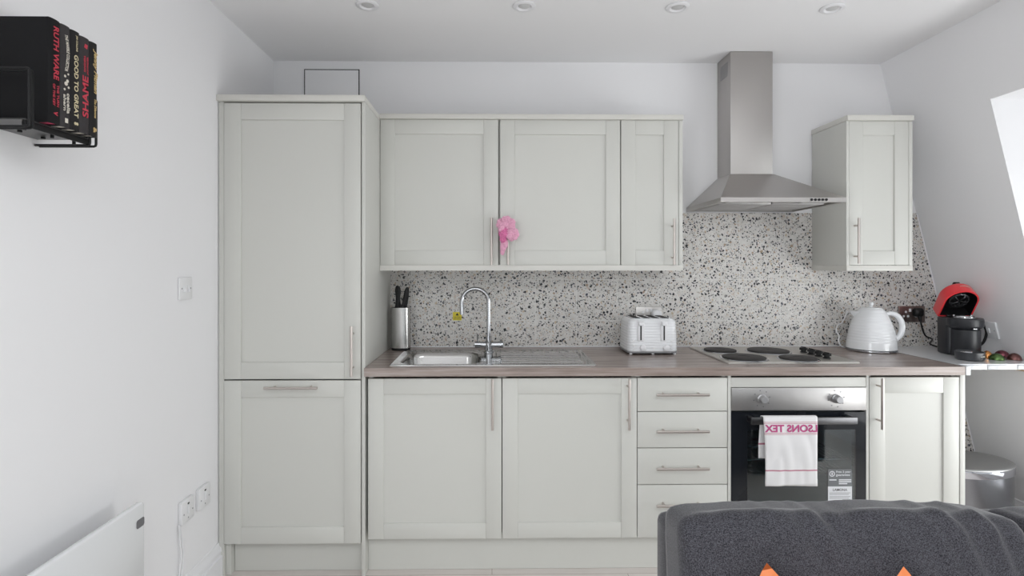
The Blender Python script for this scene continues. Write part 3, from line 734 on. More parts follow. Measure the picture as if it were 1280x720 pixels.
# ------------------------------------------------------------------ cooker hood
YHF = 2.54
hdx0, hdx1 = ax(901, YHF), ax(1058, YHF)
hcx = (hdx0+hdx1)/2
chx0, chx1, YCF = ax(913.3, 2.83), ax(965.8, 2.83), 2.83
lz0, lz1 = az(252.5, YHF, 980), az(246.8, YHF, 980)
czb = az(217.8, YCF, 940)
hood = thing('cooker_hood', 'stainless steel chimney cooker hood above the hob', 'cooker hood', (hcx, YB, lz0))
bm = BM(); add_box(bm, chx0, chx1, YCF, YB-.001, czb+.0005, CEIL-.002, .001); ch = obj('chimney', bm, M['hoodsteel'], hood)
bm = BM()
for k in range(7):
    z = az(81+k*2.6, 2.9, 905); add_box(bm, chx0-.0012, chx0-.0002, 2.865, 2.955, z-.004, z+.002)
o = obj('vent_grille', bm, M['grey'], hood); reparent(o, ch)
bm = BM()
def hl(x0, x1, y0, z): return [(x0, y0, z), (x1, y0, z), (x1, YB-.009, z), (x0, YB-.009, z)]
add_loft(bm, [hl(hdx0, hdx1, YHF, lz0), hl(hdx0, hdx1, YHF, lz1), hl(chx0-.004, chx1+.004, YCF-.004, czb)], False, True)
add_loft(bm, [hl(hdx0, hdx1, YHF, lz0), [(hdx0+.02, YHF+.02, lz0), (hdx1-.02, YHF+.02, lz0), (hdx1-.02, YB-.03, lz0), (hdx0+.02, YB-.03, lz0)],
              [(hdx0+.02, YHF+.02, lz0+.012), (hdx1-.02, YHF+.02, lz0+.012), (hdx1-.02, YB-.03, lz0+.012), (hdx0+.02, YB-.03, lz0+.012)]], False, True)
obj('canopy', bm, M['hoodsteel'], hood, smooth=20)
for s in (0, 1):
    bm = BM(); xa = hdx0+.035+s*(hdx1-hdx0-.07)/2+.003; xb = xa+(hdx1-hdx0-.07)/2-.006
    add_box(bm, xa, xb, YHF+.11, YB-.05, lz0+.002, lz0+.011, .001)
    for k in range(6): add_box(bm, xa+.01, xb-.01, YHF+.13+k*.045, YHF+.15+k*.045, lz0+.0005, lz0+.002)
    obj('grease_filter', bm, M['steel'], hood)
    bm = BM(); xx = hdx0+.12+s*(hdx1-hdx0-.24); add_box(bm, xx-.06, xx+.06, YHF+.035, YHF+.09, lz0+.003, lz0+.0115, .001); obj('lamp_cover', bm, M['lens'], hood)
for k in range(5):
    q = at(1014.5+k*4.6, 249.6, YHF); bm = BM(); add_cyl(bm, (q.x, YHF+.0015, q.z), (q.x, YHF-.003, q.z), .0062, seg=14); obj('button', bm, M['black'], hood)

# ------------------------------------------------------------------ oven
ov = thing('built_in_oven', 'built-in black glass oven with steel control panel under the hob', 'oven', ((ox0+ox1)/2, YD, oz0))
zp0 = az(513, YD, 1000); zd1 = az(515.3, YD, 1000)
bm = BM()
for b in ((ox0+.004, ox0+.02, YD+.03, 2.92, oz0+.002, oz1-.002), (ox1-.02, ox1-.004, YD+.03, 2.92, oz0+.002, oz1-.002), (ox0+.02, ox1-.02, 2.90, 2.92, oz0+.002, oz1-.002),
          (ox0+.02, ox1-.02, YD+.03, 2.90, oz0+.002, oz0+.06), (ox0+.02, ox1-.02, YD+.03, 2.90, zd1-.03, oz1-.002)): add_box(bm, *b)
obj('cavity', bm, M['ovenin'], ov)
bm = BM(); add_box(bm, ox0, ox1, YD-.002, YD+.029, zp0, oz1, .0015); cpn = obj('control_panel', bm, M['steel'], ov)
for px in (952.5, 1045.5):
    q = at(px, 498.5, YD-.004)
    bm = BM(); add_lathe(bm, [(.021, 0), (.020, .006), (.0165, .008), (.0155, .028), (.0135, .030), (.001, .030)], (0, 0, 0), 28)
    bmesh.ops.transform(bm, matrix=Matrix.Translation((q.x, YD-.0022, q.z)) @ Matrix.Rotation(PI/2, 4, 'X'), verts=bm.verts[:])
    kn = obj('knob', bm, mat('silver_knob', (.42, .42, .43), .35, .7), ov); reparent(kn, cpn)
    bm = BM()
    for k in range(8):
        a = 2*PI*k/8+.2; cx, cz = q.x+.036*math.cos(a), q.z+.036*math.sin(a)
        add_box(bm, cx-.0028, cx+.0028, YD-.0026, YD-.0021, cz-.0022, cz+.0022)
    mk = obj('dial_markings', bm, M['tgrey'], ov); reparent(mk, cpn)
# door: black glass border with a tinted pane
gx0, gx1, gz1 = ax(934, YD), ax(1069.5, YD), az(537, YD, 1000); gz0 = oz0+.075
bm = BM()
V = [(ox0, ox1, oz0+.003, zd1), (gx0, gx1, gz0, gz1)]
def fr(y0, y1):
    for b in ((ox0, gx0, oz0+.003, zd1), (gx1, ox1, oz0+.003, zd1), (gx0, gx1, oz0+.003, gz0), (gx0, gx1, gz1, zd1)):
        add_box(bm, b[0], b[1], y0, y1, b[2], b[3])
fr(YD-.001, YD+.028); dd = obj('door', bm, M['glassblack'], ov, smooth=0)
bm = BM(); add_box(bm, gx0, gx1, YD-.0008, YD+.004, gz0, gz1); o = obj('window_pane', bm, M['ovenpane'], ov); reparent(o, dd)
bm = BM(); zb0, zb1 = az(530.3, YD-.045, 1000), az(521.7, YD-.045, 1000)
yb0, yb1 = YD-.052, YD-.038
hbx0, hbx1 = ax(939.5, yb0), ax(1072.3, yb0)
add_box(bm, hbx0, hbx1, yb0, yb1, zb0, zb1, .0015)
for xx in (hbx0+.004, hbx1-.022): add_box(bm, xx, xx+.018, yb1-.002, YD-.0012, zb0+.004, zb1-.004, .001)
o = obj('handle', bm, mat('gunmetal_bar', (.13, .13, .135), .35, 1.0), ov); reparent(o, dd)
for py in (573, 590):
    z = az(py, YD+.06, 1000); bm = BM()
    for k in range(22):
        xx = ox0+.045+k*(ox1-ox0-.09)/21; add_cyl(bm, (xx, YD+.06, z), (xx, 2.86, z), .0016, seg=6)
    for yy in (YD+.058, 2.62, 2.86): add_cyl(bm, (ox0+.022, yy, z-.003), (ox1-.022, yy, z-.003), .003, seg=8)
    obj('wire_rack', bm, M['chrome'], ov)
# guarantee sticker on the glass
q0, q1 = at(1035, 630, YD-.002), at(1065, 586.3, YD-.002); qm = az(608, YD-.002, 1050)
bm = BM(); add_box(bm, q0.x, q1.x, YD-.0022, YD-.0012, qm, q1.z); add_box(bm, q0.x, q1.x, YD-.0021, YD-.0012, q0.z, qm)
st = obj('guarantee_sticker', bm, [M['stgrey'], M['stwhite']], ov, smooth=0, label='grey and white paper sticker on the oven glass')
for i, pgn in enumerate(st.data.polygons): pgn.material_index = 0 if i < 6 else 1
sw_ = q1.x-q0.x; scx = (q0.x+q1.x)/2; X3, Z3 = (1, 0, 0), (0, 0, 1)
bm = BM(); yy = YD-.0023
def TX(s, cx, pz, w, h): add_text(bm, s, (cx, yy, pz), X3, Z3, w, h, .0002, thick=.0003)
hh_ = q1.z-qm
TX('Free 2 year', q0.x+sw_*.64, q1.z-hh_*.17, sw_*.60, hh_*.15)
TX('guarantee', q0.x+sw_*.62, q1.z-hh_*.36, sw_*.58, hh_*.15)
cc = (q0.x+sw_*.17, q1.z-hh_*.27)
ring = [(math.cos(2*PI*k/20), math.sin(2*PI*k/20)) for k in range(20)]
add_loft(bm, [[(cc[0]+c*.0125, yy, cc[1]+s*.0125) for c, s in ring], [(cc[0]+c*.009, yy, cc[1]+s*.009) for c, s in ring]], False, False)
add_box(bm, cc[0]-.0025, cc[0]+.0025, yy-.0003, yy, cc[1]-.006, cc[1]+.006)
for k, (xa, xb) in enumerate(((.05, .35), (.45, .97), (.45, .97), (.45, .8))):
    z = q1.z-hh_*(.62, .62, .73, .84)[k]; add_box(bm, q0.x+sw_*xa, q0.x+sw_*xb, yy-.0003, yy, z-.0025, z+.0025)
o = obj('white_lettering', bm, M['stwhite'], ov); reparent(o, st)
bm = BM(); h2 = qm-q0.z
TX('LAMONA', q0.x+sw_*.5, qm-h2*.19, sw_*.6, h2*.15)
for k in range(6): z = qm-h2*(.37+.085*k+(.04 if k > 1 else 0)); add_box(bm, q0.x+sw_*(.06 if k < 4 else .6), q0.x+sw_*(.93-.06*(k % 2)), yy-.0003, yy, z-.0008, z+.0008)
o = obj('grey_lettering', bm, M['tgrey'], ov); reparent(o, st)

# ---- tea towel over the oven handle
twx0, twx1 = ax(953.3, yb0), ax(1020.8, yb0)
zf, zb_ = az(606, yb0, 990), az(575, yb0, 960)
prof = []
def Pp(y, z): prof.append((y, z))
n1 = 26
for k in range(n1): Pp(yb0-.006, zf+(zb1-zf)*k/n1)
for k in range(7):
    a = PI*k/6; Pp((yb0+yb1)/2-math.cos(a)*((yb1-yb0)/2+.006), zb1+.001+math.sin(a)*.006)
n2 = 18
for k in range(1, n2+1): Pp(yb1+.007, zb1-(zb1-zb_)*k/n2)
bm = BM(); nu = 26; rows = []
for j, (y, z) in enumerate(prof):
    row = []
    for i in range(nu+1):
        u = i/nu; x = twx0+(twx1-twx0)*u
        drop = max(0, min(1, (zb1-z)/.12))
        front = j < n1
        w = noise.noise(Vector((u*5, z*6, 3)))*.006*drop+.003*math.sin(u*9+z*14)*drop
        if front: yy_ = y-abs(w)-.002*drop; xx = x+.006*drop*(u-.5)*-1+.004*(1-u)*drop
        else: yy_ = y+abs(w)*.5; xx = x-.008*drop+.006*(1-u)*0
        zz = z+(.004*math.sin(u*3+1) if j == 0 else 0)-(.006*(1-u) if j < 3 and front else 0)
        row.append(bm.verts.new((xx, yy_, zz)))
    rows.append(row)
for a, b in zip(rows, rows[1:]):
    for i in range(nu): bm.faces.new((a[i], a[i+1], b[i+1], b[i]))
def towel_mat():
    m = bpy.data.materials.new('striped_tea_towel_cotton'); t, b = nt(m)
    tc = t.nodes.new('ShaderNodeTexCoord'); sp = t.nodes.new('ShaderNodeSeparateXYZ'); t.links.new(tc.outputs['Object'], sp.inputs[0])
    isf = mathn(t, 'LESS_THAN', sp.outputs['Y'], 0.0)
    tot = None
    for py, wd, fr_ in ((527.2, .0012, 1), (529, .0012, 1), (540.5, .0012, 1), (542.2, .0012, 1), (587, .0028, 1), (556.5, .004, 0)):
        zc_ = az(py, yb0, 990)-towel_o.z
        l = mathn(t, 'LESS_THAN', mathn(t, 'ABSOLUTE', mathn(t, 'SUBTRACT', sp.outputs['Z'], zc_)), wd)
        l = mathn(t, 'MULTIPLY', l, isf if fr_ else mathn(t, 'SUBTRACT', 1.0, isf))
        tot = l if tot is None else mathn(t, 'MAXIMUM', tot, l)
    t.links.new(mixc(t, tot, (.80, .79, .80), (.50, .20, .27)), b.inputs['Base Color']); b.inputs['Roughness'].default_value = .9
    return m
towel_o = Vector(((twx0+twx1)/2, (yb0+yb1)/2, zf))
tw = thing('tea_towel', 'white tea towel with crimson woven stripe and mirrored lettering hanging on oven handle', 'tea towel', towel_o)
o = obj('cloth', bm, towel_mat(), tw, smooth=80)
md = o.modifiers.new('thickness', 'SOLIDIFY'); md.thickness = .0022; md.offset = 0
bm = BM(); zl = (az(529, yb0, 990)+az(540.5, yb0, 990))/2
add_text(bm, 'LSONS TEX', ((twx0+twx1)/2+.001, yb0-.0085, zl), X3, Z3, (twx1-twx0)*.97, az(530.3, yb0)-az(539.7, yb0), .0008, mirror=True, bold=.035)
bmesh.ops.reverse_faces(bm, faces=bm.faces[:])
bmesh.ops.subdivide_edges(bm, edges=[e for e in bm.edges if e.calc_length() > .01], cuts=2)
for v in bm.verts:
    u = (v.co.x-twx0)/(twx1-twx0); z = v.co.z; drop = max(0, min(1, (zb1-z)/.12))
    w = noise.noise(Vector((u*5, z*6, 3)))*.006*drop+.003*math.sin(u*9+z*14)*drop
    v.co.y = v.co.y+.0085-.006-.002-abs(w)-.002*drop+.0005
obj('lettering', bm, M['crimson'], tw, smooth=0, label='crimson mirrored capital letters')

# ------------------------------------------------------------------ side board, coffee machine, capsules
YS0 = 2.435
bdx0 = wtx1+.0255
bm = BM()
zb2 = ZWT-.026
bz1 = ZWT-.0005
def bl(y, z): return [(bdx0, y, z), (XS(z)-.003, y, z)]
add_loft(bm, [[(bdx0, YS0, zb2), (XS(zb2)-.006, YS0, zb2), (XS(zb2)-.006, YB-.0095, zb2), (bdx0, YB-.0095, zb2)], [(bdx0, YS0, bz1), (XS(bz1)-.006, YS0, bz1), (XS(bz1)-.006, YB-.0095, bz1), (bdx0, YB-.0095, bz1)]])
add_box(bm, wtx1+.0035, bdx0-.0002, YT+.062, YB-.0096, zb2, bz1)
sb = obj('side_board', bm, M['whitegloss'], smooth=0); tag(sb, 'white board between worktop end and sloping wall, carrying the coffee machine', 'shelf board')
bm = BM(); xr = XS(zb2)-.01
for k, (a, b) in enumerate(((0, .305), (.309, .625), (.629, .97))): add_box(bm, bdx0+.002+(xr-bdx0-.004)*a, bdx0+(xr-bdx0-.004)*b, YS0-.004, YS0-.0003, zb2+.001, bz1-.003, .001)
obj('front_edging', bm, M['clear'], sb, label='clear glossy edging')
bt = onslope(1266, 466); bm = BM()
add_prism(bm, [(0, 0), (.022, 0), (.022, .028), (0, .028)], (XS(zb2-.03)-.0015, YS0+.02, zb2-.0285), nn, sl, (0, YB-.02-YS0-.03, 0))
tag(obj('wooden_batten', bm, M['wood']), 'pine batten on the sloping wall supporting the white board', 'batten')

mz = ZWT+.0004
MCY = 2.672; MCX = ax(1205.5, MCY)
cm = thing('coffee_machine', 'dark grey pod coffee machine with its red lid open on the white board', 'coffee machine', (MCX, MCY, mz), R(-14))
bm = BM(); add_loft(bm, [rrect(0, .055, .142-e, .110-e, .02, z, 5) for e, z in ((.012, 0), (.002, .004), (0, .012), (0, .178), (.006, .184), (.012, .186))]); body = obj('body', bm, M['anth'], cm, local=True)
bm = BM(); add_lathe(bm, [(.056, .002), (.059, .008), (.059, .128), (.056, .132)], (0, -.008, 0), 36); obj('front_column', bm, M['anth'], cm, local=True)
bm = BM(); add_lathe(bm, [(.055, .1325), (.072, .146), (.074, .150), (.074, .182), (.070, .187), (.02, .187)], (0, -.003, 0), 40); hdp = obj('brew_head', bm, M['anth'], cm, local=True)
bm = BM(); add_cyl(bm, (-.004, -.076, .139), (.012, -.074, .139), .004, seg=12); o = obj('nozzle', bm, M['chrome'], cm, local=True); reparent(o, hdp)
bm = BM(); add_lathe(bm, [(.046, .1875), (.046, .193), (.040, .193), (.038, .1885)], (0, -.005, 0), 32, caps=False)
o = obj('pod_ring', bm, M['chrome'], cm, local=True); reparent(o, hdp)
for a in (30, 150, 270):
    bm = BM(); add_ball(bm, (.043*math.cos(R(a)), -.005+.043*math.sin(R(a)), .196), .006, 2); o = obj('pin', bm, M['chrome'], cm, local=True); reparent(o, hdp)
def dloop(e, z, n=14, L=.168, w=.0745):
    """outline of the lid, hinge side at y=+.09, round tip to the front"""
    out = []; y1 = .086-e; cyt = .086-L+w; r = w-e
    out.append((-r, y1, z)); 
    for k in range(n+1):
        a = PI+PI*k/n; out.append((r*math.cos(a), cyt+r*math.sin(a), z))
    out.append((r, y1, z)); return out
al = R(53)
hinge = Matrix.Translation((0, .082, .189)) @ Matrix.Rotation(-al, 4, 'X') @ Matrix.Translation((0, -.082, 0))
bm = BM(); add_loft(bm, [dloop(.007, 0), dloop(0, .0), dloop(0, .056), dloop(.004, .066), dloop(.014, .072), dloop(.03, .074)], False, True)
bmesh.ops.transform(bm, matrix=hinge, verts=bm.verts[:]); lid = obj('lid', bm, M['redp'], cm, local=True, smooth=50, label='glossy red open lid')
bm = BM(); add_loft(bm, [dloop(.0072, .0003), dloop(.009, .056)], False, True)
add_cyl(bm, (-.04, .078, -.004), (.04, .078, -.004), .008, seg=16)
bmesh.ops.transform(bm, matrix=hinge, verts=bm.verts[:]); o = obj('lid_lining', bm, M['black'], cm, local=True); reparent(o, lid)
bm = BM(); add_lathe(bm, [(.044, .034), (.044, .018), (.038, .016), (.036, .03)], (0, -.004, 0), 32, caps=False)
for k in range(5):
    a = R(72*k+10); add_tube(bm, [(.006*math.cos(a), -.004+.006*math.sin(a), .016), (.026*math.cos(a), -.004+.026*math.sin(a), .012), (.038*math.cos(a), -.004+.038*math.sin(a), .02)], .0035, 6)
bmesh.ops.transform(bm, matrix=hinge, verts=bm.verts[:]); o = obj('brew_plate', bm, mat('dark_brew_plate', (.07, .07, .075), .25, .6), cm, local=True); reparent(o, lid)
bm = BM(); add_loft(bm, [rrect(0, -.052, .030, .030, .008, z, 4) for z in (.068, .090)]+[rrect(0, -.05, .018, .016, .006, .102, 4)])
bmesh.ops.transform(bm, matrix=hinge, verts=bm.verts[:]); o = obj('lid_latch', bm, M['black'], cm, local=True); reparent(o, lid)
bm = BM(); add_text(bm, 'NESPRESSO', (.012, -.0828, .038), (1, 0, 0), (0, 0, 1), .044, .0055, .0006)
for v in bm.verts: v.co.y += .0745-math.sqrt(max(0, .0745**2-v.co.x**2))
bmesh.ops.transform(bm, matrix=hinge, verts=bm.verts[:]); o = obj('lettering', bm, M['twhite'], cm, local=True, smooth=0); reparent(o, lid)
# cord and plug
inv = root_matrix(cm).inverted()
pl = at(1148.5, 391.5, YB-.03)
bm = BM(); back = root_matrix(cm) @ Vector((-.05, .118, .02))
add_tube(bm, curve_pts([(pl.x+.002, YB-.042, pl.z-.02), (pl.x+.004, YB-.042, pl.z-.06), (pl.x+.02, YB-.05, pl.z-.12), (pl.x+.05, YB-.06, ZWT+.045), tuple(back+Vector((-.025, .03, .015))), tuple(back)], 8), .0042, 10)
o = obj('power_cord', bm, M['black'], cm)
bm = BM(); add_loft(bm, [rrect(pl.x, 0, w, h_, .014, z, 5) for w, h_, z in ((.052, .046, 0), (.054, .048, .012), (.046, .042, .022), (.026, .024, .03))])
bmesh.ops.transform(bm, matrix=Matrix.Translation((0, YB-.0175, pl.z+.004)) @ Matrix.Rotation(PI/2, 4, 'X'), verts=bm.verts[:])
add_cyl(bm, (pl.x, YB-.035, pl.z-.015), (pl.x+.002, YB-.04, pl.z-.045), .0095, .006, 14); obj('plug', bm, M['black'], cm)
bm = BM(); p1, p2 = root_matrix(cm) @ Vector((.073, .06, .155)), root_matrix(cm) @ Vector((.073, .05, .035))
q1_, q2_ = at(1229.5, 415, 2.74), at(1226, 430, 2.72)
add_tube(bm, curve_pts([p1, at(1227, 404, 2.73), at(1233, 415, 2.73), at(1229, 428, 2.72), p2], 8), .0062, 10); obj('water_hose', bm, M['black'], cm)
# removable cup support
cs = thing('cup_support', 'small grey round cup support in front of the coffee machine', 'drip tray', (ax(1212, 2.545), 2.545, mz))
bm = BM(); add_lathe(bm, [(.048, 0), (.054, .004), (.057, .038), (.054, .040), (.051, .036), (.048, .012), (.02, .010)], (0, 0, 0), 36); obj('bowl', bm, M['trayp'], cs, local=True)
bm = BM(); add_text(bm, 'NESPRESSO', (.018, -.0562, .022), (1, 0, 0), (0, 0, 1), .028, .0045, .0008)
for v in bm.verts: v.co.y += .0562-math.sqrt(max(0, .0562**2-v.co.x**2))
obj('lettering', bm, M['twhite'], cs, local=True, smooth=0)
bm = BM(); add_tube(bm, [(-.05, -.01, .039), (-.046, -.03, .041), (-.028, -.045, .041)], .004, 8); obj('rim_clip', bm, M['chrome'], cs, local=True)
# capsules
capl = ['orange foil coffee capsule beside the grey cup support', 'dark green foil coffee capsule in front, middle of the row', 'plum foil coffee capsule half hidden behind the green one', 'brown foil coffee capsule at the right end of the row']
capd = [(1234, 2.60, .022, .034), (1246, 2.545, .030, .030), (1252.5, 2.635, .030, .031), (1268, 2.545, .028, .031)]
cap0 = None
for i, (px, Y, r, h_) in enumerate(capd):
    bm = BM(); pr_ = [(r, 0), (r+.0025, .0005), (r+.0025, .002), (r-.001, .0025)]
    pr_ += [((r-.001)*math.cos(a), .0025+(h_-.003)*math.sin(a)) for a in (R(10*k) for k in range(1, 9))]+[(.002, h_)]
    add_lathe(bm, pr_, (0, 0, 0), 24)
    o = obj('coffee_capsule', bm, M['cap%d' % i], None, local=True); o.location = (ax(px, Y), Y, mz)
    tag(o, capl[i], 'coffee capsule', 'foil coffee capsules on the white board')

# switch on the sloping wall
sc0 = onslope(1238.5, 412)
swr = thing('wall_switch', 'white isolator switch on the sloping wall right of the coffee machine', 'switch', sc0, 0)
fm = Matrix.Identity(4); e1, e2, e3 = Vector((0, -1, 0)), sl, nn
Mx = Matrix((( e1.x, e2.x, e3.x, sc0.x), (e1.y, e2.y, e3.y, sc0.y), (e1.z, e2.z, e3.z, sc0.z), (0, 0, 0, 1)))
bm = BM(); add_box(bm, -.043, .043, -.043, .043, .0004, .011, .003); bmesh.ops.transform(bm, matrix=Mx, verts=bm.verts[:]); obj('face_plate', bm, M['whitegloss'], swr)
bm = BM(); add_box(bm, -.007, .007, -.012, .012, .0112, .0165, .002); bmesh.ops.transform(bm, matrix=Mx, verts=bm.verts[:]); obj('rocker', bm, M['white'], swr)
for s in (-1, 1):
    bm = BM(); add_cyl(bm, (s*.03, 0, .0108), (s*.03, 0, .0118), .003, seg=12); bmesh.ops.transform(bm, matrix=Mx, verts=bm.verts[:]); obj('screw', bm, M['chrome'], swr)

# ------------------------------------------------------------------ pedal bin
bnX, bnY, bZ = 2.335, 2.675, az(588, 2.55)
bn = thing('pedal_bin', 'oval brushed steel pedal bin beside the end of the kitchen run', 'bin', (bnX, bnY, .0005))
brx, bry = .232, .155
def el(s, z, dx=0): return [(bnX+dx+(brx+s)*math.cos(2*PI*k/56), bnY+(bry+s)*math.sin(2*PI*k/56), z) for k in range(56)]
bm = BM(); add_loft(bm, [el(-.004, .001), el(-.002, .012), el(-.002, .03)]); obj('base_ring', bm, M['black'], bn)
bm = BM(); add_loft(bm, [el(-.006, .0305), el(-.006, bZ-.047)]); obj('body', bm, M['bin'], bn)
bm = BM(); add_loft(bm, [el(-.002, bZ-.0465), el(0, bZ-.042), el(0, bZ-.016), el(-.003, bZ-.012)]); obj('rim_band', bm, M['binband'], bn)
bm = BM(); add_loft(bm, [el(-.002, bZ-.0118), el(0, bZ-.009), el(-.002, bZ-.004), el(-.012, bZ), el(-.06, bZ+.006), el(-.12, bZ+.009)]); obj('lid', bm, M['binlid'], bn, smooth=50)
bm = BM(); add_box(bm, bnX-.04, bnX+.04, bnY-bry-.045, bnY-bry+.0, .012, .02, .002); obj('pedal', bm, M['black'], bn)

# ------------------------------------------------------------------ pink scrunchie on the wall cabinet handle
hc = at(635, 290, YW-YH)
scr = thing('scrunchie', 'fluffy pink tulle scrunchie hung on the middle wall cabinet handle', 'scrunchie', hc)
def fluff(lumps, fr_, amp):
    bm = BM()
    for (px, py, dy, r, s) in lumps:
        c = at(px, py, YW-YH+dy); b2 = BM(); add_ball(b2, (0, 0, 0), 1, 5)
        for v in b2.verts:
            n = v.co.normalized(); k = noise.noise(n*fr_+Vector((px, py, 0)))*.6+noise.noise(n*fr_*2.6+Vector((py, px, 1)))*.55
            k += .9*abs(noise.noise(n*fr_*5+Vector((px, 3, py))))-.25
            v.co = c+Vector((n.x*s[0], n.y*s[1], n.z*s[2]))*r*(1+amp*k)
        me = bpy.data.meshes.new('t'); b2.to_mesh(me); b2.free(); bm.from_mesh(me); bpy.data.meshes.remove(me)
    return bm
rs = random.Random(4)
frills = [(632.5+7.5*math.cos(a), 281.5-7.5*math.sin(a), rs.uniform(-.028, -.004), rs.uniform(.013, .019), (1, rs.uniform(.6, 1), 1)) for a in (R(36*k+rs.uniform(-9, 9)) for k in range(10))]
frills += [(640.8+4.5*math.cos(a), 293.3-5*math.sin(a), rs.uniform(-.040, -.020), rs.uniform(.011, .016), (1, rs.uniform(.6, 1), 1)) for a in (R(51*k+rs.uniform(-9, 9)) for k in range(7))]
obj('upper_ruffle', fluff([(632.5, 281.5, -.012, .034, (1, .6, 1)), (640.5, 293.5, -.026, .025, (1, .7, 1.05))]+frills, 4.5, .34), M['pink'], scr, smooth=70)
obj('lower_ruffle', fluff([(630.3, 303, -.015, .019, (.9, .7, 1.3)), (629, 309, -.013, .016, (.9, .7, 1.3)), (628, 314.5, -.012, .011, (.9, .7, 1.5)), (631.8, 306.5, -.02, .011, (.9, .7, 1.4))], 4.5, .32), M['pink'], scr, smooth=70)
obj('gathered_band', fluff([(630.5, 291.5, -.026, .026, (1, .7, 1.0)), (629, 298, -.024, .018, (.9, .7, 1.2))], 5, .38), M['pinkdark'], scr, smooth=70, label='deeper pink gathered middle')

# ------------------------------------------------------------------ ceiling downlights
dll = ['round recessed ceiling downlight above the tall cabinet edge', 'round recessed ceiling downlight above the middle wall cabinet', 'round recessed ceiling downlight just left of the hood chimney', 'round recessed ceiling downlight nearest the sloping wall']
Ydl = (CEIL-EYE)*F/(HY-7)
d0 = None
for i, px in enumerate((459.5, 655.5, 847, 1040.5)):
    loc = (ax(px, Ydl), Ydl, CEIL-.0005)
    if d0 is None:
        d0 = thing('downlight', dll[0], 'ceiling light', loc, 0, 'recessed ceiling downlights')
        bm = BM(); add_lathe(bm, [(.050, 0), (.050, -.003), (.046, -.006), (.034, -.007), (.030, -.004), (.026, -.0005)], (0, 0, 0), 36, caps=False); obj('trim_ring', bm, M['white'], d0, local=True)
        bm = BM(); add_lathe(bm, [(.0255, -.0008), (.02, -.004), (.002, -.0045)], (0, 0, 0), 28); obj('lens', bm, M['lens'], d0, local=True)
    else:
        r = d0.copy(); C.objects.link(r); r.location = loc; r['label'] = dll[i]
        for chd in list(d0.children):
            c = chd.copy(); C.objects.link(c); c.parent = r

# ------------------------------------------------------------------ left wall: switch, spurs, cables, heater
def wall_plate(name, label, cat, px, py, group=None):
    p = onx(px, py, XL); return thing(name, label, cat, p, 0, group), p
t, p = wall_plate('light_switch', 'white double light switch on the left wall beside the tall cabinet', 'switch', 229.8, 360.5)
bm = BM(); add_box(bm, .0004, .010, -.043, .043, -.043, .043, .003); obj('face_plate', bm, M['switch'], t, local=True)
for s in (-1, 1):
    bm = BM(); add_loft(bm, [[(.0102, s*.013-.006, -.013), (.0102, s*.013+.006, -.013), (.0102, s*.013+.006, .013), (.0102, s*.013-.006, .013)], [(.017, s*.013-.006, -.013), (.017, s*.013+.006, -.013), (.012, s*.013+.006, .013), (.012, s*.013-.006, .013)]]); obj('rocker', bm, M['white'], t, local=True)
for s in (-1, 1):
    bm = BM(); add_cyl(bm, (.0095, s*.030, 0), (.0108, s*.030, 0), .003, seg=12); obj('screw', bm, M['grey'], t, local=True)
spx = ((230.3, 637.5, 'white fused spur with cables below, nearer the heater'), (251.6, 620.5, 'white fused spur nearest the tall cabinet'))
for px, py, lb in spx:
    t, p = wall_plate('fused_spur', lb, 'switch', px, py, 'fused spurs low on the left wall')
    bm = BM(); add_box(bm, .0004, .016, -.043, .043, -.043, .043, .003); obj('face_plate', bm, M['switch'], t, local=True)
    bm = BM(); add_box(bm, .0162, .021, -.006, .006, -.012, .018, .0015); obj('rocker', bm, M['white'], t, local=True)
    bm = BM(); add_box(bm, .0162, .0175, -.005, .005, .024, .030); obj('indicator', bm, M['black'], t, local=True)
    for sy, sz in ((-.030, -.006), (.030, -.006), (0, -.028)):
        bm = BM(); add_cyl(bm, (.0155, sy, sz), (.0168, sy, sz), .0028, seg=12); obj('screw', bm, M['grey'], t, local=True)
    if px < 240:
        for k, dxp in enumerate(((223.6, 225, 226.5, 224.8, 222), (224.4, 228, 229.3, 228, 223))):
            pts = [onx(q, yy_, XL+.010) for q, yy_ in zip(dxp, (656.8, 676, 694, 712, 740))]
            bm = BM(); add_tube(bm, curve_pts(pts, 8), .0028, 8); obj('cable', bm, M['white'], t)
# heater
XHt = XL+.095
ha, hb = onx(180.3, 628, XHt), None
hY1, hZ1 = ha.y, onx(178.5, 627.5, XHt).z
hY0, hZ0 = hY1-1.0, hZ1-.42
ht = thing('panel_heater', 'slim white glass panel heater standing off the left wall', 'heater', (XHt, (hY0+hY1)/2, hZ0))
def yz_rr(x, e, r=.012):
    return [(x, a, b) for a, b, _ in rrect((hY0+hY1)/2, (hZ0+hZ1)/2, hY1-hY0-e, hZ1-hZ0-e, r, 0, 5)]
bm = BM(); add_loft(bm, [yz_rr(XHt-.020, .004), yz_rr(XHt-.018, 0), yz_rr(XHt-.002, 0), yz_rr(XHt, .003)]); obj('glass_panel', bm, M['whitegloss'], ht, smooth=50)
dA, dB = onx(170, 655, XHt), onx(180, 642, XHt)
bm = BM(); add_loft(bm, [[(x, a, b) for a, b, _ in rrect(hY1-.0195, hZ1-.060, .037, .027, .007, 0, 4)] for x in (XHt+.0003, XHt+.0012)]); obj('display', bm, M['tgrey'], ht)
for yy_ in (hY0+.2, hY1-.2):
    bm = BM(); add_box(bm, XL+.0005, XHt-.0205, yy_-.02, yy_+.02, hZ0+.1, hZ0+.25, .003); obj('wall_bracket', bm, M['white'], ht)

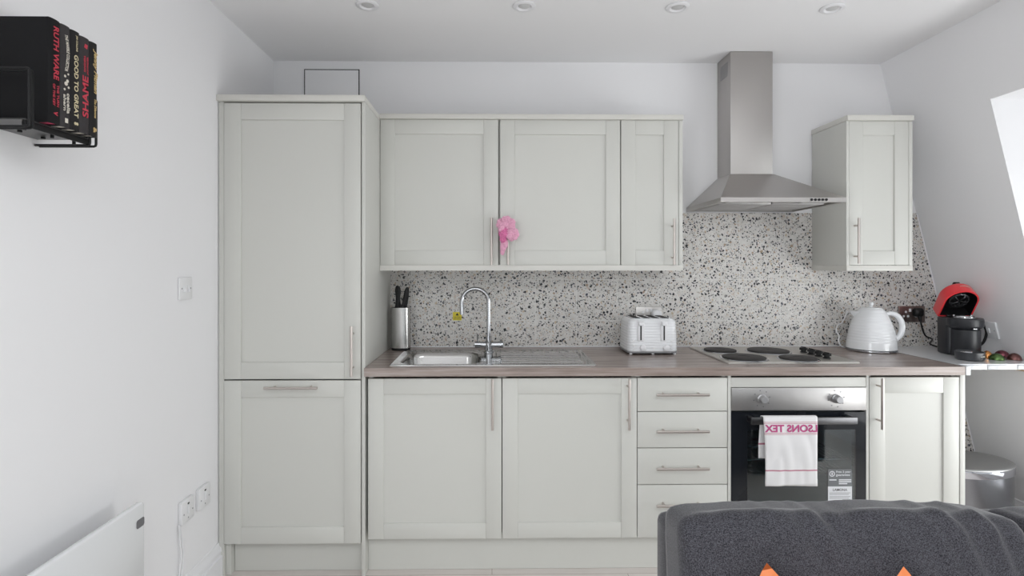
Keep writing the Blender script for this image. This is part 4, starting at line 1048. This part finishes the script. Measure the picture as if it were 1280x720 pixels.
# ------------------------------------------------------------------ wall shelf with books
XSP = None
Y1b = 1.285                                       # near face of the first book
XSP = ax(62, Y1b)
zsh = az(152.5, Y1b, 62)                          # books stand here
Yend = onx(121.5, 180, XSP-.02).y
sh = thing('wall_shelf', 'black metal wall shelf with rod ends on the left wall, carrying five books', 'shelf', (XL, (Y1b+Yend)/2, zsh-.01))
xlip = XSP-.026
ya, yb = Y1b-.035, onx(123, 100, XSP).y+.007
bm = BM(); add_box(bm, XL+.0006, xlip, ya, yb, zsh-.0035, zsh-.0006); obj('tray', bm, mat('satin_black_tray', (.05, .05, .05), .28), sh)
bm = BM(); add_box(bm, xlip-.004, xlip, ya, yb, zsh-.019, zsh-.0037, .001); obj('front_lip', bm, M['blackmetal'], sh)
rr_ = .0032
for k, yy_ in enumerate((ya-.004, ya+.012, yb+.004, yb-.010)):
    zt2 = zsh+.112 if k < 2 else zsh+.105
    bm = BM(); xo = xlip+.012-.006*(k % 2)
    ctrl = [(XL+.003, yy_, zt2), (xo-.006, yy_, zt2), (xo-.0015, yy_, zt2-.0015), (xo, yy_, zt2-.006), (xo, yy_, zsh-.014), (xo-.0015, yy_, zsh-.0185), (xo-.006, yy_, zsh-.020), (XL+.003, yy_, zsh-.020)]
    add_tube(bm, ctrl, rr_, 10); obj('rod_end', bm, M['blackmetal'], sh)
for yy_ in (ya+.02, yb-.03, (ya+yb)/2):
    bm = BM(); add_cyl(bm, (XL+.04, yy_, zsh-.0036), (XL+.04, yy_, zsh-.008), .005, seg=12); obj('screw', bm, M['blackmetal'], sh)
    bm = BM(); add_cyl(bm, (xlip-.02, yy_, zsh-.0036), (xlip-.02, yy_, zsh-.0225), .004, seg=12); obj('screw', bm, M['blackmetal'], sh)
# books: boundaries of the spines along y from their pixel columns
cols = [62, 76.8, 89.2, 101.2, 113.2, 123]
yb_ = [onx(c, 100, XSP).y for c in cols]
topz = [onx(66, 22.5, XSP).z, onx(80, 30.5, XSP).z, onx(92, 37.5, XSP).z, onx(104, 45.5, XSP).z, onx(115, 52, XSP).z]
labels = ['black hardback with red title lettering, nearest book on the shelf', 'charcoal book with pale curved title, second from the near end of shelf', 'black book with large cream title capitals, middle of the shelf',
          'charcoal book with red upside-down title, second from the far end of shelf', 'black book with gold script lettering, furthest book on the shelf']
DN, UPv = (0, 0, -1), (0, 1, 0)
for i in range(5):
    y0_, y1_ = yb_[i]+.0004, yb_[i+1]-.0004
    zt3 = topz[i]; H_ = zt3-zsh; dep = min(XSP-XL-.012, (.150, .140, .145, .135, .135)[i]); x0_ = XSP-dep
    cvm = (M['cover1'], M['cover2'], M['cover3'], M['cover2'], M['cover3'])[i]
    bk = thing('book', labels[i], 'book', ((x0_+XSP)/2, (y0_+y1_)/2, zsh), 0, 'books on the black wall shelf')
    bm = BM(); ct = .0028
    add_box(bm, x0_, XSP-.004, y0_, y0_+ct, zsh, zt3, .0006); add_box(bm, x0_, XSP-.004, y1_-ct, y1_, zsh, zt3, .0006)
    ym_ = (y0_+y1_)/2; hw = (y1_-y0_)/2; sp_ = []
    nS = 10
    outer = [(XSP-.004+.004*math.cos(a), ym_+hw*math.sin(a)) for a in (R(-90+180*k/nS) for k in range(nS+1))]
    outer = [(XSP-.0045+.0045*max(0, math.cos(R(-90+180*k/nS)))**.5, ym_+hw*(-1+2*k/nS)) for k in range(nS+1)]
    inner = [(x-.003, ym_+(y-ym_)*.9) for x, y in reversed(outer)]
    add_loft(bm, [[(x, y, z) for x, y in outer+inner] for z in (zsh, zt3)])
    obj('cover', bm, cvm, bk, smooth=50)
    bm = BM(); add_box(bm, x0_+.003, XSP-.0075, y0_+ct+.0002, y1_-ct-.0002, zsh+.003, zt3-.003)
    obj('pages', bm, M['paperpink'] if i == 0 else M['paper'], bk, label='pink-edged page block' if i == 0 else None)
    xx = XSP+.0003
    th = y1_-y0_
    def ST(bm, s, f0, f1, hfrac, dy=0.0, up=False, shear=0):
        """lettering on the spine between fractions f0..f1 of its height from the top"""
        zc = zt3-H_*(f0+f1)/2
        add_text(bm, s, (xx, ym_+dy*th, zc), DN if not up else (0, 0, 1), UPv if not up else (0, -1, 0), H_*(f1-f0), th*hfrac, .0001, shear, bold=.022)
    if i == 0:
        bm = BM(); ST(bm, 'RUTH WARE', .07, .575, .46, .05); ST(bm, 'THE TURN', .62, .83, .19, .20); ST(bm, 'OF THE KEY', .62, .83, .19, -.14); ST(bm, 'v', .88, .92, .35); obj('lettering', bm, M['tred'], bk, smooth=0)
    if i == 1:
        bm = BM(); ST(bm, 'THE MARBLE COLLECTOR', .09, .45, .30, .05)
        for v in bm.verts:
            f_ = (zt3-v.co.z)/H_; v.co.y += th*.22*math.sin((f_-.09)/.36*PI)-.1*th
        ST(bm, 'cecelia', .66, .86, .34, .20); ST(bm, 'ahern', .68, .84, .28, -.18)
        for k, (fz, dy, r_) in enumerate(((.47, .18, .0026), (.50, -.15, .0032), (.54, .1, .004), (.57, -.05, .0052), (.60, .22, .003), (.63, -.2, .003))):
            add_cyl(bm, (xx-.0002, ym_+dy*th, zt3-H_*fz), (xx+.0003, ym_+dy*th, zt3-H_*fz), r_, seg=8)
        add_box(bm, xx-.0002, xx+.0003, ym_-.15*th, ym_+.15*th, zt3-H_*.955, zt3-H_*.91)
        obj('lettering', bm, M['twhite'], bk, smooth=0)
    if i == 2:
        bm = BM(); ST(bm, 'JIM COLLINS', .04, .20, .22, .05); ST(bm, 'GOOD TO GREAT', .24, .87, .44, 0)
        for s in (-1, 1): add_cyl(bm, (xx-.0002, ym_+s*.1*th, zt3-H_*.93), (xx+.0003, ym_+s*.1*th, zt3-H_*.93), .0038, seg=10)
        obj('lettering', bm, M['tcream'], bk, smooth=0)
    if i == 3:
        bm = BM(); ST(bm, 'SHAME', .40, .83, .62, -.05, True); ST(bm, 'JASVINDER', .19, .38, .20, .2, True); ST(bm, 'SANGHERA', .19, .36, .20, -.12, True)
        add_prism(bm, [(-.006, -.004), (.004, -.006), (.006, .005), (-.003, .006)], (xx-.0002, ym_, zt3-H_*.09), (0, 1, 0), (0, 0, 1), (.0005, 0, 0)); obj('lettering', bm, M['tred'], bk, smooth=0)
    if i == 4:
        bm = BM(); ST(bm, 'Jenny Pitman', .07, .54, .60, .1, False, .35); ST(bm, 'The Dilemma', .60, .80, .28, .1, False, .35)
        ST(bm, '&', .90, .96, .42, .05); obj('lettering', bm, M['tgold'], bk, smooth=0)

# ------------------------------------------------------------------ sofa
def cushion(w, d, h, seed, puff=.035, wr=.008, cuts=58):
    """boxed cushion centred at the origin (x width, y depth, z height), soft, with creases"""
    bm = BM()
    bmesh.ops.create_cube(bm, size=1)
    bmesh.ops.subdivide_edges(bm, edges=bm.edges[:], cuts=cuts, use_grid_fill=True)
    rx, rz, ry = .020, .034, .036
    P0 = {}
    for v in bm.verts:
        x, y, z = p = v.co*2                         # -1..1
        P0[v] = p.copy()
        f = (1-abs(x)**3.5)*(1-abs(z)**3.5)
        q = Vector((x*w/2, y*d/2, z*h/2))
        c = Vector((max(-w/2+rx, min(w/2-rx, q.x)), max(-d/2+ry, min(d/2-ry, q.y)), max(-h/2+rz, min(h/2-rz, q.z))))
        dv = q-c
        if dv.length > 1e-6:
            m_ = max(abs(dv.x)/rx, abs(dv.y)/ry, abs(dv.z)/rz); e = Vector((dv.x/rx, dv.y/ry, dv.z/rz)).normalized()
            q = c+Vector((e.x*rx, e.y*ry, e.z*rz))*min(1, m_)
        q.z -= .014*max(0, (x-.78)/.22)**2*max(0, z)
        q.y += math.copysign(puff*f*abs(y), y)
        q.z += .005*(1-x*x)*max(0, z)
        v.co = q
    bm.normal_update()
    nr = {v: v.normal.copy() for v in bm.verts}
    for v in bm.verts:
        x, y, z = P0[v]; q = v.co
        # pulls running down and to the right from the top edge, fading lower down
        pe, al_ = q.x*.84+q.z*.54, q.x*-.54+q.z*.84
        wob = noise.noise(Vector((q.x*5, q.z*5, seed)))*.9
        n1 = noise.noise(Vector((pe*19+wob, al_*3.2, seed+q.y*2)))
        n2 = noise.noise(Vector((pe*34+wob*2, al_*5, seed+7)))
        n3 = noise.noise(Vector((q.x*5, q.y*5, q.z*5+seed)))
        top = max(0, z)**1.5
        k = (math.exp(-(n1*3.2)**2)*.9+n2*.45)*(.12+.88*top)+n3*.6
        ss = lambda t: max(0, min(1, t))**2*(3-2*max(0, min(1, t)))
        edge = .3+.7*ss((1-abs(x))*5)*ss((-y-.2)*1.6)
        v.co = q+nr[v]*(k*wr*edge)
    return bm
YBK = 1.29
sfx0 = ax(830, YBK-.07); sfx1 = sfx0+1.62
sofa = thing('sofa', 'charcoal fabric sofa with loose back cushions, back towards the kitchen', 'sofa', ((sfx0+sfx1)/2, .9, 0))
bm = BM(); add_box(bm, sfx0, sfx1, .42, YBK-.125, .09, .28, .02, 3); obj('base', bm, M['sofa'], sofa)
zbk = az(660, YBK-.1, 832)
bm = BM(); add_box(bm, sfx0, sfx1, YBK-.12, YBK, .09, zbk, .022, 3); obj('backrest', bm, M['sofa'], sofa)
bm = BM(); add_box(bm, sfx1+.002, sfx1+.16, .40, YBK, .09, .58, .03, 3); obj('arm', bm, M['sofa'], sofa)
for k in range(2):
    bm = cushion(.79, .72, .16, 30+k, .0, .004, 30); bmesh.ops.translate(bm, vec=(sfx0+.405+k*.81, .79, .365), verts=bm.verts[:]); obj('seat_cushion', bm, M['sofa'], sofa, smooth=80)
for sx in (sfx0+.07, sfx1-.02):
    for sy in (.48, YBK-.06):
        bm = BM(); add_cyl(bm, (sx, sy, .001), (sx, sy, .0895), .016, .024, 18); obj('leg', bm, M['upholst_leg'], sofa)
# back cushions lean against the backrest
bx0, bx1 = ax(838, 1.12), ax(1256, 1.10)
bw = bx1-bx0; ztc = az(629, 1.13, 1000)
tilt = Matrix.Rotation(R(-9), 4, 'X')
bm = cushion(bw, .14, .42, 2.4, .024, .0145)
bmesh.ops.transform(bm, matrix=Matrix.Translation(((bx0+bx1)/2, 1.085, ztc-.215)) @ tilt, verts=bm.verts[:])
obj('back_cushion', bm, M['sofa'], sofa, smooth=80)
bm = cushion(.66, .14, .42, 11, .024, .019)
bmesh.ops.transform(bm, matrix=Matrix.Translation((bx1+.345, 1.10, ztc-.232)) @ Matrix.Rotation(R(3), 4, 'Z') @ tilt, verts=bm.verts[:])
obj('back_cushion', bm, M['sofa'], sofa, smooth=80)
# orange throw cushion with a dented top, standing on the seat
eL, eR = at(960.3, 707.5, .965), at(1132, 712.0, .965)
pc = Vector(((eL.x+eR.x)/2, .955, .450))
ow_ = thing('throw_cushion', 'orange leather throw cushion with pointed corners leaning on the sofa back cushion', 'cushion', pc)
bm = BM(); nU = 30; front = []; back = []
half = (eR.x-eL.x)/2; Ht = (eL.z+eR.z)/2-pc.z
def pil(u, v):                                     # u,v in -1..1 -> outline with two upright ears
    top = Ht*(1-.30*(1-abs(u)**1.2)) if abs(u) <= 1 else Ht
    z = (v+1)/2*top
    ww = half*(1+.42*math.sin(PI*min(1, (v+1)/2))**.8)+.045*(1-(v+1)/2)
    return u*ww, z
V = {}
for s in (-1, 1):
    for i in range(nU+1):
        for j in range(nU+1):
            u, v = -1+2*i/nU, -1+2*j/nU
            edge = i in (0, nU) or j in (0, nU)
            if edge and s == 1: V[s, i, j] = V[-1, i, j]; continue
            x, z = pil(u, v)
            th_ = .062*((1-u**4)*(1-v**4))**.55
            V[s, i, j] = bm.verts.new((pc.x+x, pc.y-.08+s*th_*.9+.095*(z/Ht), pc.z+.003+z))
for s in (-1, 1):
    for i in range(nU):
        for j in range(nU): bm.faces.new([V[s, i, j], V[s, i+1, j], V[s, i+1, j+1], V[s, i, j+1]])
for v in bm.verts: v.co.z += (eL.z-eR.z)*.5*(-(v.co.x-pc.x)/half)*max(0, (v.co.z-pc.z)/Ht)
obj('cover', bm, M['orange'], ow_, smooth=70)

# ------------------------------------------------------------------ light
w = bpy.data.worlds.new('world'); bpy.context.scene.world = w; w.use_nodes = True
w.node_tree.nodes['Background'].inputs[0].default_value = (.86, .93, 1.0, 1); w.node_tree.nodes['Background'].inputs[1].default_value = .4
def area(name, loc, rot, sx, sy, power, col):
    l = bpy.data.lights.new(name, 'AREA'); l.shape = 'RECTANGLE'; l.size = sx; l.size_y = sy; l.energy = power; l.color = col
    o = bpy.data.objects.new(name, l); C.objects.link(o); o.location = loc; o.rotation_euler = rot; return o
PW = dict(d=5, dl=42, v=0.5, lo=6, hi=12, l=74, s=76)
DM = 1.0
area('dormer_sky', (XG+.12, (WY0+WY1)/2, (DM+WZ1)/2), (0, R(90), 0), WZ1-DM, WY1-WY0, PW['d'], (1, .975, .99))
area('dormer_daylight', (XG+.12, (WY0+WY1)/2, (DM+WZ0)/2), (0, R(90), 0), DM-WZ0, WY1-WY0, PW['dl'], (1, .975, .99))
area('added_dormer_fill', (XG+.12, (VY0+VY1)/2, (WZ0+WZ1)/2), (0, R(90), 0), WZ1-WZ0, VY1-VY0, PW['v'], (1, .975, .99))  # weak fill through the added rear dormer
area('added_roof_fill', ((KX0+KX1)/2, (KY0+KY1)/2, CEIL+.24), (0, 0, 0), KX1-KX0, KY1-KY0, PW['s'], (.97, .97, 1))  # fill from above through the added roof light
RM = 1.1
area('added_rear_fill_low', ((RX0+RX1)/2, YR-.14, (RZ0+RM)/2), (R(90), 0, 0), RX1-RX0, RM-RZ0, PW['lo'], (.99, .97, 1))  # low fill through the added rear window
area('added_left_fill', (XL-.14, (LY0+LY1)/2, (LZ0+LZ1)/2), (0, R(-90), 0), LZ1-LZ0, LY1-LY0, PW['l'], (.99, .97, 1))  # fill from the left through the added glazed door
area('added_rear_fill_high', ((RX0+RX1)/2, YR-.14, (RM+RZ1)/2), (R(90), 0, 0), RX1-RX0, RZ1-RM, PW['hi'], (.99, .97, 1))  # upper half of the fill at the added rear window

vs = bpy.context.scene.view_settings
bpy.context.scene.display_settings.display_device = 'sRGB'
vs.view_transform = 'Standard'; vs.look = 'None'; vs.gamma = 1; vs.exposure = -0.12; vs.use_curve_mapping = False
